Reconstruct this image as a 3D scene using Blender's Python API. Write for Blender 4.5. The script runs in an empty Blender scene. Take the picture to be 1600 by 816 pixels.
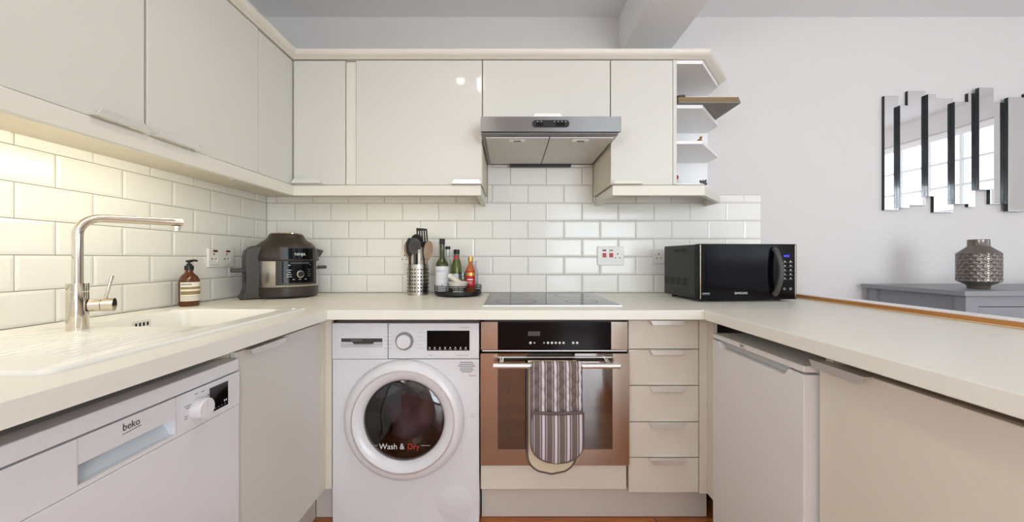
import bpy, bmesh, math, random
from mathutils import Vector, Matrix
random.seed(4)
PI = math.pi
sc = bpy.context.scene
COL = sc.collection

# ------------------------------------------------------------------ camera, world, light, exposure
FPX = 590.0
cam_d = bpy.data.cameras.new('camera'); cam = bpy.data.objects.new('camera', cam_d); COL.objects.link(cam)
cam.location = (0, 0, 1.07); cam.rotation_euler = (PI/2, 0, 0)
cam_d.sensor_width = 36; cam_d.lens = 36*FPX/1600; cam_d.shift_x = 5/1600; cam_d.shift_y = -4/1600
cam_d.clip_start = 0.02
sc.camera = cam
sc.view_settings.view_transform = 'Standard'; sc.view_settings.look = 'None'
sc.view_settings.gamma = 1; sc.view_settings.use_curve_mapping = False
sc.view_settings.exposure = -0.32

w = bpy.data.worlds.new('sky'); sc.world = w; w.use_nodes = True
bg = w.node_tree.nodes['Background']; bg.inputs[0].default_value = (0.84, 0.92, 1.0, 1); bg.inputs[1].default_value = 2.0

def area(name, loc, rot, sx, sy, power, col):
    l = bpy.data.lights.new(name, 'AREA'); l.shape = 'RECTANGLE'; l.size = sx; l.size_y = sy
    l.energy = power; l.color = col
    o = bpy.data.objects.new(name, l); COL.objects.link(o); o.location = loc; o.rotation_euler = rot
    o['kind'] = 'helper'
    return o
DAY = (0.90, 0.95, 1.0)
area('daylight_window', (4.30, 0.40, 1.62), (0, PI/2, 0), 1.3, 1.5, 9, DAY)       # window in right wall
area('added_daylight_far', (4.30, -1.85, 1.62), (0, PI/2, 0), 1.3, 1.5, 16, DAY)   # unseen second window in right wall, added for fill
area('added_daylight_rear', (1.75, -3.45, 1.15), (-PI/2-0.4, 0, PI), 1.9, 2.1, 165, (0.85, 0.93, 1.0))   # unseen patio window added behind the camera, placed after the hood's reflection
area('added_daylight_left', (-1.62, -1.9, 1.62), (0, -PI/2, 0), 1.3, 1.5, 150, (0.97, 0.98, 1.0))   # unseen left-wall window, added to light the right-hand doors

# ------------------------------------------------------------------ materials
def lin(c):
    return tuple(((x/255)/12.92 if x/255 <= 0.04045 else ((x/255+0.055)/1.055)**2.4) for x in c)
MATS = {}
def mat(name, rgb, rough=0.5, metal=0.0, coat=0.0, bump=0.0, bscale=60, var=0.0, vscale=8, spec=0.5, stretch=None, emit=0, trans=0, ior=1.45, sheen=0):
    m = bpy.data.materials.new(name); m.use_nodes = True; nt = m.node_tree; p = nt.nodes['Principled BSDF']
    c = lin(rgb) + (1,)
    p.inputs['Base Color'].default_value = c; p.inputs['Roughness'].default_value = rough; p.inputs['Metallic'].default_value = metal
    p.inputs['Coat Weight'].default_value = coat; p.inputs['Coat Roughness'].default_value = 0.05
    p.inputs['Specular IOR Level'].default_value = spec; p.inputs['IOR'].default_value = ior
    p.inputs['Transmission Weight'].default_value = trans
    if sheen: p.inputs['Sheen Weight'].default_value = sheen
    if emit:
        p.inputs['Emission Color'].default_value = c; p.inputs['Emission Strength'].default_value = emit
    if bump or var:
        tc = nt.nodes.new('ShaderNodeTexCoord'); mp = nt.nodes.new('ShaderNodeMapping')
        nt.links.new(tc.outputs['Object'], mp.inputs[0])
        if stretch: mp.inputs['Scale'].default_value = stretch
    if bump:
        n = nt.nodes.new('ShaderNodeTexNoise'); n.inputs['Scale'].default_value = bscale; n.inputs['Detail'].default_value = 3
        b = nt.nodes.new('ShaderNodeBump'); b.inputs['Strength'].default_value = bump; b.inputs['Distance'].default_value = 0.002
        nt.links.new(mp.outputs[0], n.inputs['Vector']); nt.links.new(n.outputs[0], b.inputs['Height']); nt.links.new(b.outputs[0], p.inputs['Normal'])
    if var:
        n2 = nt.nodes.new('ShaderNodeTexNoise'); n2.inputs['Scale'].default_value = vscale; n2.inputs['Detail'].default_value = 4
        mx = nt.nodes.new('ShaderNodeMix'); mx.data_type = 'RGBA'
        mx.inputs[6].default_value = tuple(x*(1-var) for x in c[:3]) + (1,); mx.inputs[7].default_value = tuple(min(1, x*(1+var)) for x in c[:3]) + (1,)
        nt.links.new(mp.outputs[0], n2.inputs['Vector']); nt.links.new(n2.outputs[0], mx.inputs[0]); nt.links.new(mx.outputs[2], p.inputs['Base Color'])
    MATS[name] = m
    return m
def thin_glass(name, tint, refl=0.08, rough=0.02):
    m = bpy.data.materials.new(name); m.use_nodes = True; nt = m.node_tree; nt.nodes.clear()
    o = nt.nodes.new('ShaderNodeOutputMaterial'); t = nt.nodes.new('ShaderNodeBsdfTransparent'); g = nt.nodes.new('ShaderNodeBsdfGlossy'); mx = nt.nodes.new('ShaderNodeMixShader')
    t.inputs[0].default_value = lin(tint) + (1,); g.inputs['Roughness'].default_value = rough; g.inputs[0].default_value = (1, 1, 1, 1)
    lw = nt.nodes.new('ShaderNodeLayerWeight'); pw = nt.nodes.new('ShaderNodeMath'); pw.operation = 'POWER'; pw.inputs[1].default_value = 4
    ad = nt.nodes.new('ShaderNodeMath'); ad.operation = 'ADD'; ad.inputs[1].default_value = refl; ad.use_clamp = True
    nt.links.new(lw.outputs['Facing'], pw.inputs[0]); nt.links.new(pw.outputs[0], ad.inputs[0]); nt.links.new(ad.outputs[0], mx.inputs[0])
    nt.links.new(t.outputs[0], mx.inputs[1]); nt.links.new(g.outputs[0], mx.inputs[2]); nt.links.new(mx.outputs[0], o.inputs[0])
    MATS[name] = m
    return m
def wood_mat(name, rgb_a, rgb_b, rough=0.35, scale=(1, 12, 12), planks=None):
    m = bpy.data.materials.new(name); m.use_nodes = True; nt = m.node_tree; p = nt.nodes['Principled BSDF']
    tc = nt.nodes.new('ShaderNodeTexCoord'); mp = nt.nodes.new('ShaderNodeMapping'); mp.inputs['Scale'].default_value = scale
    n = nt.nodes.new('ShaderNodeTexNoise'); n.inputs['Scale'].default_value = 4; n.inputs['Detail'].default_value = 6; n.inputs['Distortion'].default_value = 0.6
    r = nt.nodes.new('ShaderNodeValToRGB'); r.color_ramp.elements[0].position = 0.3; r.color_ramp.elements[1].position = 0.7
    r.color_ramp.elements[0].color = lin(rgb_a) + (1,); r.color_ramp.elements[1].color = lin(rgb_b) + (1,)
    nt.links.new(tc.outputs['Object'], mp.inputs[0]); nt.links.new(mp.outputs[0], n.inputs['Vector']); nt.links.new(n.outputs[0], r.inputs[0])
    out = r.outputs[0]
    if planks:
        br = nt.nodes.new('ShaderNodeTexBrick'); br.inputs['Scale'].default_value = 1; br.inputs['Brick Width'].default_value = planks[0]; br.inputs['Row Height'].default_value = planks[1]
        br.inputs['Mortar Size'].default_value = 0.002; br.inputs['Color1'].default_value = (1, 1, 1, 1); br.inputs['Color2'].default_value = (0.75, 0.75, 0.75, 1); br.inputs['Mortar'].default_value = (0.25, 0.22, 0.2, 1)
        nt.links.new(tc.outputs['Object'], br.inputs['Vector'])
        mx = nt.nodes.new('ShaderNodeMix'); mx.data_type = 'RGBA'; mx.blend_type = 'MULTIPLY'; mx.inputs[0].default_value = 1
        nt.links.new(out, mx.inputs[6]); nt.links.new(br.outputs[0], mx.inputs[7]); out = mx.outputs[2]
    nt.links.new(out, p.inputs['Base Color']); p.inputs['Roughness'].default_value = rough
    MATS[name] = m
    return m

M_WALL = mat('painted_wall', (219, 216, 214), 0.75, bump=0.06, bscale=180, var=0.01)
M_CEIL = mat('painted_ceiling', (240, 241, 243), 0.85, bump=0.05, bscale=150)
M_FLOOR = wood_mat('oak_floor', (176, 96, 42), (202, 126, 64), 0.22, (1.2, 14, 14), planks=(1.2, 0.12))
M_TILE = mat('glazed_tile', (240, 239, 233), 0.17, coat=0.0, bump=0.03, bscale=25)
M_GROUT = mat('grout', (150, 140, 124), 0.9, bump=0.2, bscale=300)
M_CREAM = mat('gloss_cream_door', (217, 215, 207), 0.4, coat=0.3, bump=0.006, bscale=14)
M_CARC = mat('cream_carcass', (222, 212, 190), 0.45, var=0.01)
M_BEIGE = mat('satin_cream_front', (224, 217, 203), 0.38, bump=0.03, bscale=80, var=0.012)
M_CORN = mat('cream_cornice', (228, 224, 212), 0.4)
M_WORK = mat('cream_worktop', (234, 232, 222), 0.38, bump=0.03, bscale=240, var=0.012, vscale=40)
M_PLINTH = mat('plinth_board', (210, 202, 192), 0.5, var=0.015)
M_WHITE = mat('white_enamel', (229, 229, 232), 0.28, coat=0.15, var=0.006)
M_FRIDGE = mat('fridge_enamel', (226, 224, 222), 0.35, bump=0.02, bscale=200)
M_PLASTIC = mat('white_plastic', (238, 236, 230), 0.35, var=0.006)
M_LGREY = mat('light_grey_plastic', (190, 190, 190), 0.45, var=0.01)
M_DGREY = mat('dark_grey_plastic', (70, 68, 66), 0.45, var=0.02)
M_BLACK = mat('black_plastic', (22, 22, 23), 0.38, bump=0.03, bscale=300)
M_BGLASS = mat('black_glass', (6, 6, 8), 0.04, coat=0.5, var=0.02)
M_HOB = mat('hob_glass', (10, 10, 12), 0.10, spec=0.15, var=0.02)
M_DULLB = mat('dark_panel', (9, 9, 11), 0.12, spec=0.2, var=0.02)
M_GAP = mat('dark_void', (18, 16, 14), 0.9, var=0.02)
M_STEEL = mat('brushed_steel', (150, 148, 147), 0.22, 1.0, bump=0.5, bscale=120, stretch=(1, 30, 30))
def brushed(name, rgb, rough, aniso):
    m = mat(name, rgb, rough, 1.0, var=0.03, vscale=120, stretch=(1, 30, 30)); nt = m.node_tree; p = nt.nodes['Principled BSDF']
    p.inputs['Anisotropic'].default_value = aniso
    c = nt.nodes.new('ShaderNodeCombineXYZ'); c.inputs[2].default_value = 1.0
    nt.links.new(c.outputs[0], p.inputs['Tangent'])
    return m
M_BRUSH = brushed('brushed_steel_wide', (134, 133, 133), 0.42, 0.9)
M_OVSTEEL = mat('oven_steel', (190, 184, 176), 0.2, 1.0, bump=0.03, bscale=120, stretch=(30, 30, 1))
M_STEELV = mat('brushed_steel_tall', (186, 182, 176), 0.26, 1.0, bump=0.05, bscale=120, stretch=(30, 30, 1))
M_CHROME = mat('chrome', (214, 206, 192), 0.06, 1.0, bump=0.01, bscale=10)
M_ALU = mat('aluminium', (236, 235, 232), 0.42, 0.85, bump=0.04, bscale=200, stretch=(1, 20, 20))
M_FILTER = mat('mesh_filter', (205, 201, 194), 0.5, 0.5, bump=0.3, bscale=700)
M_SINK = mat('white_composite', (240, 239, 232), 0.22, bump=0.02, bscale=300)
M_COOK = mat('cooker_plastic', (58, 51, 46), 0.36, bump=0.02, bscale=200)
M_AMBER = mat('amber_plastic', (92, 46, 16), 0.12, coat=0.4, var=0.05)
M_LABEL = mat('paper_label', (236, 231, 214), 0.6, var=0.01)
M_LABELW = mat('white_label', (226, 228, 232), 0.55, var=0.03, vscale=60)
M_INK = mat('dark_ink', (60, 58, 56), 0.6, var=0.02)
M_INKG = mat('grey_ink', (140, 140, 142), 0.6, var=0.02)
M_INKW = mat('white_ink', (225, 225, 225), 0.5, var=0.01)
M_INKR = mat('red_ink', (196, 52, 34), 0.5, var=0.02)
M_TAN = mat('label_tan', (150, 126, 84), 0.6, var=0.03)
M_OIL = mat('green_glass', (52, 60, 14), 0.06, coat=0.4, var=0.05)
M_GREEN2 = mat('olive_glass', (84, 96, 30), 0.06, coat=0.4, var=0.05)
M_CLEAR = thin_glass('clear_glass', (222, 226, 226), 0.12)
M_RED = mat('red_label', (190, 28, 30), 0.4, var=0.03)
M_SAUCE = mat('amber_sauce', (176, 96, 34), 0.1, coat=0.4, var=0.05)
M_GOLD = mat('gold_cap', (206, 166, 92), 0.3, 0.8, var=0.03)
M_MARBLE = mat('pale_marble', (220, 214, 202), 0.35, var=0.06, vscale=30)
M_WSPOON = wood_mat('spoon_wood', (146, 122, 96), (176, 152, 124), 0.55, (8, 8, 1))
M_OAK = wood_mat('oak_lipping', (176, 116, 58), (196, 138, 78), 0.45, (14, 1, 14))
M_OAKLIT = wood_mat('lit_oak_bevel', (226, 190, 140), (236, 204, 156), 0.45, (14, 1, 14))  # paler oak tone painted for the lit bevel
M_BOARD = wood_mat('board_edge', (110, 88, 58), (150, 124, 86), 0.55, (1, 1, 60))
M_LGREY2 = mat('board_backing', (128, 122, 114), 0.6, var=0.04)
M_SIDEB = mat('grey_lacquer', (140, 142, 148), 0.4, var=0.012)
M_VASE = mat('pewter_glaze', (112, 104, 98), 0.22, 0.55, coat=0.3, var=0.05)
M_MIRROR = mat('mirror_silver', (240, 242, 244), 0.01, 1.0, var=0.002)
M_MEDGE = mat('mirror_edge', (30, 36, 42), 0.12, 0.3, coat=0.4, var=0.03)
M_FRAME = mat('white_window_frame', (244, 244, 244), 0.4, var=0.005)
M_PANE = thin_glass('window_glass', (250, 252, 252), 0.05)
M_WGLASS = thin_glass('door_glass', (176, 168, 166), 0.06)
M_DRUM = mat('drum_steel', (60, 56, 54), 0.35, 0.8, bump=0.2, bscale=90)
M_CLOTH = mat('laundry', (150, 124, 140), 0.9, bump=0.4, bscale=30, var=0.25, vscale=10)
M_OVENG = mat('oven_glass', (34, 24, 18), 0.05, coat=1.0, var=0.05, spec=1.0, ior=1.8)
M_BIND = mat('glove_binding', (104, 92, 88), 0.95, bump=0.3, bscale=500)
M_LINING = mat('glove_lining', (222, 208, 180), 0.95, bump=0.3, bscale=400)
M_BLUE = mat('blue_led', (70, 80, 255), 0.4, emit=3.0)
M_SOCKR = mat('red_rocker', (176, 22, 34), 0.35, var=0.02)
M_ORN1 = mat('ornament_gold', (160, 122, 76), 0.5, var=0.2, vscale=60)
M_ORN2 = mat('ornament_grey', (92, 96, 100), 0.6, var=0.2, vscale=80)
M_ORN3 = mat('ornament_white', (220, 212, 206), 0.5, var=0.03)
M_LED = mat('led_diffuser', (255, 246, 222), 0.5, emit=14)
M_LED2 = mat('led_diffuser_dim', (255, 240, 212), 0.5, emit=6)
M_BULB = mat('spot_bulb', (255, 236, 208), 0.5, emit=40)

def stripe_mat(name, quilt=False):
    m = bpy.data.materials.new(name); m.use_nodes = True; nt = m.node_tree; p = nt.nodes['Principled BSDF']
    tc = nt.nodes.new('ShaderNodeTexCoord'); sp = nt.nodes.new('ShaderNodeSeparateXYZ'); nt.links.new(tc.outputs['Object'], sp.inputs[0])
    a = nt.nodes.new('ShaderNodeMath'); a.operation = 'ADD'; a.inputs[1].default_value = 1.0
    d = nt.nodes.new('ShaderNodeMath'); d.operation = 'DIVIDE'; d.inputs[1].default_value = 0.046
    f = nt.nodes.new('ShaderNodeMath'); f.operation = 'FRACT'
    nt.links.new(sp.outputs[0], a.inputs[0]); nt.links.new(a.outputs[0], d.inputs[0]); nt.links.new(d.outputs[0], f.inputs[0])
    r = nt.nodes.new('ShaderNodeValToRGB'); r.color_ramp.interpolation = 'CONSTANT'
    brown, lil, wht, dk = lin((118, 104, 98)) + (1,), lin((176, 166, 178)) + (1,), lin((222, 214, 214)) + (1,), lin((86, 74, 78)) + (1,)
    seq = [(0, brown), (0.36, wht), (0.40, brown), (0.46, dk), (0.50, lil), (0.56, wht), (0.70, lil), (0.76, dk), (0.80, brown), (0.86, wht), (0.90, brown)]
    e = r.color_ramp.elements
    e[0].position, e[0].color = seq[0]; e[1].position, e[1].color = seq[-1]
    for q in seq[1:-1]:
        x = e.new(q[0]); x.color = q[1]
    nt.links.new(f.outputs[0], r.inputs[0]); nt.links.new(r.outputs[0], p.inputs['Base Color'])
    n = nt.nodes.new('ShaderNodeTexNoise'); n.inputs['Scale'].default_value = 700; b = nt.nodes.new('ShaderNodeBump'); b.inputs['Strength'].default_value = 0.25; b.inputs['Distance'].default_value = 0.002
    nt.links.new(tc.outputs['Object'], n.inputs['Vector']); nt.links.new(n.outputs[0], b.inputs['Height']); nt.links.new(b.outputs[0], p.inputs['Normal'])
    p.inputs['Roughness'].default_value = 0.95
    return m
M_STRIPE = stripe_mat('striped_cotton')

# ------------------------------------------------------------------ mesh helpers
ORG = {}
class MB:
    def __init__(s): s.v = []; s.f = []
    def add(s, vs, fs, M=None):
        n = len(s.v)
        s.v += [tuple(M @ Vector(p)) if M else tuple(p) for p in vs]
        s.f += [tuple(i+n for i in f) for f in fs]
        return s
    def box(s, x0, x1, y0, y1, z0, z1, M=None):
        x0, x1 = sorted((x0, x1)); y0, y1 = sorted((y0, y1)); z0, z1 = sorted((z0, z1))
        vs = [(x, y, z) for z in (z0, z1) for y in (y0, y1) for x in (x0, x1)]
        return s.add(vs, [(0, 2, 3, 1), (4, 5, 7, 6), (0, 1, 5, 4), (2, 6, 7, 3), (0, 4, 6, 2), (1, 3, 7, 5)], M)
    def prism(s, poly, axis, a0, a1, M=None):
        # poly in the plane perpendicular to axis: x -> (y,z), y -> (x,z), z -> (x,y)
        n = len(poly)
        def P(p, a): return {'x': (a, p[0], p[1]), 'y': (p[0], a, p[1]), 'z': (p[0], p[1], a)}[axis]
        vs = [P(p, a0) for p in poly] + [P(p, a1) for p in poly]
        fs = [tuple(range(n-1, -1, -1)), tuple(range(n, 2*n))] + [(i, (i+1) % n, n+(i+1) % n, n+i) for i in range(n)]
        return s.add(vs, fs, M)
    def lathe(s, prof, c=(0, 0, 0), seg=32, M=None, cap=True):
        vs = []; fs = []
        for r, z in prof:
            for k in range(seg):
                a = 2*PI*k/seg; vs.append((c[0]+r*math.cos(a), c[1]+r*math.sin(a), c[2]+z))
        for i in range(len(prof)-1):
            for k in range(seg):
                k2 = (k+1) % seg; fs.append((i*seg+k, i*seg+k2, (i+1)*seg+k2, (i+1)*seg+k))
        if cap:
            fs.append(tuple(range(seg-1, -1, -1))); m = (len(prof)-1)*seg; fs.append(tuple(range(m, m+seg)))
        return s.add(vs, fs, M)
    def tube(s, path, r, seg=12, cap=True, M=None, squash=None):
        P = [Vector(p) for p in path]; n = len(P); R = r if isinstance(r, (list, tuple)) else [r]*n
        t0 = (P[1]-P[0]).normalized(); up = Vector((0, 0, 1)) if abs(t0.z) < 0.9 else Vector((1, 0, 0))
        nrm = t0.cross(up).normalized(); vs = []; fs = []
        for i in range(n):
            t = (P[min(i+1, n-1)]-P[max(i-1, 0)]).normalized()
            nrm = (nrm - t*nrm.dot(t)).normalized(); b = t.cross(nrm)
            for k in range(seg):
                a = 2*PI*k/seg; vs.append(P[i]+(nrm*math.cos(a)+b*math.sin(a))*R[i])
        for i in range(n-1):
            for k in range(seg):
                k2 = (k+1) % seg; fs.append((i*seg+k, i*seg+k2, (i+1)*seg+k2, (i+1)*seg+k))
        if cap:
            fs.append(tuple(range(seg-1, -1, -1))); m = (n-1)*seg; fs.append(tuple(range(m, m+seg)))
        return s.add(vs, fs, M)
    def sweep(s, path, prof, M=None):
        # plan path [(x,y)], profile [(outward offset, z)] closed; outward = right of travel
        n = len(path); P = [Vector(p) for p in path]; vs = []; fs = []; k = len(prof)
        for i in range(n):
            d0 = (P[i]-P[i-1]).normalized() if i > 0 else (P[1]-P[0]).normalized()
            d1 = (P[i+1]-P[i]).normalized() if i < n-1 else d0
            n0 = Vector((d0.y, -d0.x)); n1 = Vector((d1.y, -d1.x)); mm = (n0+n1).normalized(); sc_ = 1/max(0.2, mm.dot(n0))
            for o, z in prof:
                q = P[i]+mm*o*sc_; vs.append((q.x, q.y, z))
        for i in range(n-1):
            for j in range(k):
                j2 = (j+1) % k; fs.append((i*k+j, i*k+j2, (i+1)*k+j2, (i+1)*k+j))
        fs.append(tuple(range(k-1, -1, -1))); fs.append(tuple(range((n-1)*k, n*k)))
        return s.add(vs, fs, M)
    def build(s, name, m, parent=None, bevel=0, smooth=False, local=False, seg=2, label=None, angle=35):
        org = Vector((0, 0, 0))
        if parent is not None and not local: org = ORG.get(parent.name, org)
        me = bpy.data.meshes.new(name); me.from_pydata([tuple(Vector(p)-org) for p in s.v], [], s.f); me.update()
        bm = bmesh.new(); bm.from_mesh(me); bmesh.ops.recalc_face_normals(bm, faces=bm.faces); bm.to_mesh(me); bm.free()
        o = bpy.data.objects.new(name, me); COL.objects.link(o)
        if m: me.materials.append(m)
        if parent is not None:
            o.parent = parent; ORG[o.name] = ORG.get(parent.name, Vector((0, 0, 0)))
        if smooth or bevel:
            for p in me.polygons: p.use_smooth = True
            me.set_sharp_from_angle(angle=math.radians(angle))
        if bevel:
            b = o.modifiers.new('bevel', 'BEVEL'); b.width = bevel; b.segments = seg; b.limit_method = 'ANGLE'; b.angle_limit = math.radians(40); b.harden_normals = True
        if label: o['label'] = label
        return o
def thing(name, loc, label, cat, group=None, rz=0):
    o = bpy.data.objects.new(name, None); COL.objects.link(o); o.location = loc; o.rotation_euler = (0, 0, rz); o.empty_display_size = 0.05
    o['label'] = label; o['category'] = cat
    if group: o['group'] = group
    ORG[o.name] = Vector(loc)
    return o
def tag(o, label, cat, group=None, kind=None):
    o['label'] = label; o['category'] = cat
    if group: o['group'] = group
    if kind: o['kind'] = kind
    return o
def struct(o, label, cat):
    o['kind'] = 'structure'; o['label'] = label; o['category'] = cat
    return o
def box1(name, m, dims, parent=None, bevel=0, label=None, local=False):
    return MB().box(*dims).build(name, m, parent, bevel, label=label, local=local)
def text(name, body, size, loc, rot, m, parent, local=False, align='LEFT', sx=1.0, shear=0, label=None):
    cu = bpy.data.curves.new('t', 'FONT'); cu.body = body; cu.size = size; cu.align_x = align; cu.extrude = 0.0002; cu.shear = shear; cu.resolution_u = 3
    t = bpy.data.objects.new('t', cu); COL.objects.link(t)
    bpy.context.view_layer.update()
    me = bpy.data.meshes.new_from_object(t.evaluated_get(bpy.context.evaluated_depsgraph_get()))
    bpy.data.objects.remove(t)
    Mx = Matrix.Translation(Vector(loc)) @ (Matrix.Rotation(rot[2], 4, 'Z') @ Matrix.Rotation(rot[1], 4, 'Y') @ Matrix.Rotation(rot[0], 4, 'X')) @ Matrix.Diagonal((sx, 1, 1, 1))
    if parent is not None and not local: Mx = Matrix.Translation(-ORG.get(parent.name, Vector((0, 0, 0)))) @ Mx
    me.transform(Mx); me.materials.clear(); me.materials.append(m); me.name = name
    o = bpy.data.objects.new(name, me); COL.objects.link(o); o.parent = parent; ORG[o.name] = ORG.get(parent.name, Vector((0, 0, 0)))
    if label: o['label'] = label
    return o
RS, RE, RW = (PI/2, 0, 0), (PI/2, 0, PI/2), (PI/2, 0, -PI/2)
def fbox(mb, face, p, a0, a1, o0, o1, z0, z1):
    # face S looks to -Y, E to +X, W to -X; a runs along the face, o outward from plane p
    if face == 'S': return mb.box(a0, a1, p-o1, p-o0, z0, z1)
    if face == 'E': return mb.box(p+o0, p+o1, a0, a1, z0, z1)
    return mb.box(p-o1, p-o0, a0, a1, z0, z1)
def lip_handle(face, p, a0, a1, z, parent, m=None, up=True, h=0.018, out=0.02):
    # bent metal strip: a thin tongue over the door edge and a lip with cut corners
    mb = MB(); e = min(0.012, (a1-a0)*0.1)
    fbox(mb, face, p, a0, a1, 0.0, out, z-0.0015, z+0.0015)
    s = 1 if up else -1
    zz0, zz1 = z-0.0015*s, z+h*s
    poly = [(a0, zz0), (a1, zz0), (a1-e, zz1), (a0+e, zz1)]
    if face == 'S': mb.prism(poly, 'y', p-out-0.003, p-out)
    elif face == 'E': mb.prism(poly, 'x', p+out, p+out+0.003)
    else: mb.prism(poly, 'x', p-out-0.003, p-out)
    return mb.build('handle', m or M_ALU, parent, bevel=0.0006)
def door(face, p, a0, a1, z0, z1, parent, m=None, t=0.018, bevel=0.002, name='door'):
    mb = MB(); fbox(mb, face, p, a0, a1, -t, 0, z0, z1)
    return mb.build(name, m or M_CREAM, parent, bevel=bevel)

# ------------------------------------------------------------------ the room
YB, XL, XR, ZC, YF = 2.13, -1.366, 4.05, 2.44, -3.2
WT = 0.876                                   # worktop height
struct(MB().box(-1.6, 4.3, -3.45, 2.35, -0.08, 0).build('floor', M_FLOOR), 'warm oak plank floor below the kitchen units', 'floor')
struct(MB().box(-1.6, 4.3, -3.45, 2.35, ZC, ZC+0.1).build('ceiling', M_CEIL), 'plain white painted ceiling above the kitchen', 'ceiling')
wall_back = struct(MB().box(-1.6, 4.3, YB+0.012, 2.35, 0, ZC).build('wall_back', M_WALL), 'white back wall with tiles behind the hob', 'wall')
def holed_wall(name, axis, c0, c1, a0, a1, holes, label):
    mb = MB(); holes = sorted(holes); cur = a0
    def bx(u0, u1, z0, z1):
        if u1-u0 < 1e-4 or z1-z0 < 1e-4: return
        if axis == 'x': mb.box(c0, c1, u0, u1, z0, z1)
        else: mb.box(u0, u1, c0, c1, z0, z1)
    for h in holes:
        bx(cur, h[0], 0, ZC); bx(h[0], h[1], 0, h[2]); bx(h[0], h[1], h[3], ZC); cur = h[1]
    bx(cur, a1, 0, ZC)
    return struct(mb.build(name, M_WALL), label, 'wall')
W1 = (-0.36, 1.10, 1.0, 2.26); W2 = (-2.6, -1.1, 1.0, 2.20); W4 = (-2.65, -1.15, 1.0, 2.2); W3 = (0.80, 2.70, 0.06, 2.2)  # first opening shows in the mirror; the other three are added for daylight
wall_left = holed_wall('wall_left', 'x', -1.6, XL-0.012, -3.45, YB+0.012, [W4], 'white left wall tiled above the sink')
holed_wall('wall_right', 'x', XR, XR+0.15, -3.45, YB+0.012, [W1, W2], 'white far right wall with a georgian window and a second, added one')
holed_wall('wall_front', 'y', YF-0.15, YF, XL-0.012, XR, [W3], 'white wall behind the viewer with an added tall patio window')
def window(name, axis, c, w, nb, nz, label):
    a0, a1, z0, z1 = w
    root = thing(name, (c if axis == 'x' else (a0+a1)/2, (a0+a1)/2 if axis == 'x' else c, z0), label, 'window'); root['kind'] = 'structure'
    def B(mb, u0, u1, zz0, zz1, d0, d1):
        return mb.box(c+d0, c+d1, u0, u1, zz0, zz1) if axis == 'x' else mb.box(u0, u1, c+d0, c+d1, zz0, zz1)
    fr = MB(); t = 0.06
    B(fr, a0, a1, z0, z0+t, -0.03, 0.03); B(fr, a0, a1, z1-t, z1, -0.03, 0.03); B(fr, a0, a0+t, z0+t, z1-t, -0.03, 0.03); B(fr, a1-t, a1, z0+t, z1-t, -0.03, 0.03)
    f = fr.build('window_frame', M_FRAME, root, bevel=0.003)
    ia0, ia1, iz0, iz1 = a0+t, a1-t, z0+t, z1-t
    for i in range(1, nb):
        u = ia0+(ia1-ia0)*i/nb; B(MB(), u-0.009, u+0.009, iz0, iz1, -0.015, 0.015).build('glazing_bar', M_FRAME, root)
    for j in range(1, nz):
        z = iz0+(iz1-iz0)*j/nz; B(MB(), ia0, ia1, z-0.009, z+0.009, -0.014, 0.014).build('glazing_bar', M_FRAME, root)
    for i in range(nb):
        for j in range(nz):
            u0 = ia0+(ia1-ia0)*i/nb; u1 = ia0+(ia1-ia0)*(i+1)/nb; zz0 = iz0+(iz1-iz0)*j/nz; zz1 = iz0+(iz1-iz0)*(j+1)/nz
            B(MB(), u0+0.009, u1-0.009, zz0+0.009, zz1-0.009, -0.002, 0.002).build('pane', M_PANE, root)
window('window_1', 'x', XR+0.08, W1, 5, 5, 'white georgian window seen reflected in the strip mirror')
window('added_window_2', 'x', XR+0.08, W2, 5, 5, 'added second white georgian window, unseen, farther along the right wall')
window('added_window_4', 'x', XL-0.10, W4, 5, 5, 'added white georgian window, unseen, in the left wall behind the viewer')
window('added_window_3', 'y', YF-0.08, W3, 4, 4, 'added tall glazed white patio window, unseen, behind the viewer')
struct(MB().box(0.623, 0.886, -3.2, YB+0.012, 2.21, ZC).build('trim_1', M_CEIL, bevel=0.004), 'boxed-in white beam running across the ceiling', 'beam')

# ------------------------------------------------------------------ wall tiles, one by one
PITZ = 0.1014; ZT0 = 0.877; JO = 0.0022
def tile_mesh(w, h):
    b = min(0.009, w*0.3, h*0.3); vs = []
    for inset, d in ((0, 0.0), (0.0, 0.0042), (b, 0.0065)):
        vs += [(inset, d, inset), (w-inset, d, inset), (w-inset, d, h-inset), (inset, d, h-inset)]
    fs = [(8, 9, 10, 11)]
    for r in (0, 4):
        for i in range(4): fs.append((r+i, r+(i+1) % 4, r+4+(i+1) % 4, r+4+i))
    return vs, fs
TILES = {}
def tile(face, a0, a1, z0, z1, parent):
    wd, h = a1-a0, z1-z0
    key = (face, round(wd, 4), round(h, 4))
    if key not in TILES:
        vs, fs = tile_mesh(wd, h)
        vs = [(x, -d, z) for x, d, z in vs] if face == 'S' else [(d, x, z) for x, d, z in vs]
        me = bpy.data.meshes.new('tile'); me.from_pydata(vs, [], fs); me.update()
        bm = bmesh.new(); bm.from_mesh(me); bmesh.ops.recalc_face_normals(bm, faces=bm.faces); bm.to_mesh(me); bm.free()
        # open-backed shells: make sure the glazed face looks into the room
        n = me.polygons[0].normal
        if (face == 'S' and n.y > 0) or (face == 'E' and n.x < 0): me.flip_normals()
        me.materials.append(M_TILE); TILES[key] = me
    o = bpy.data.objects.new('tile', TILES[key]); COL.objects.link(o); o.parent = parent
    o.location = (a0, YB+0.0065, z0) if face == 'S' else (XL-0.0065, a0, z0)
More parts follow.
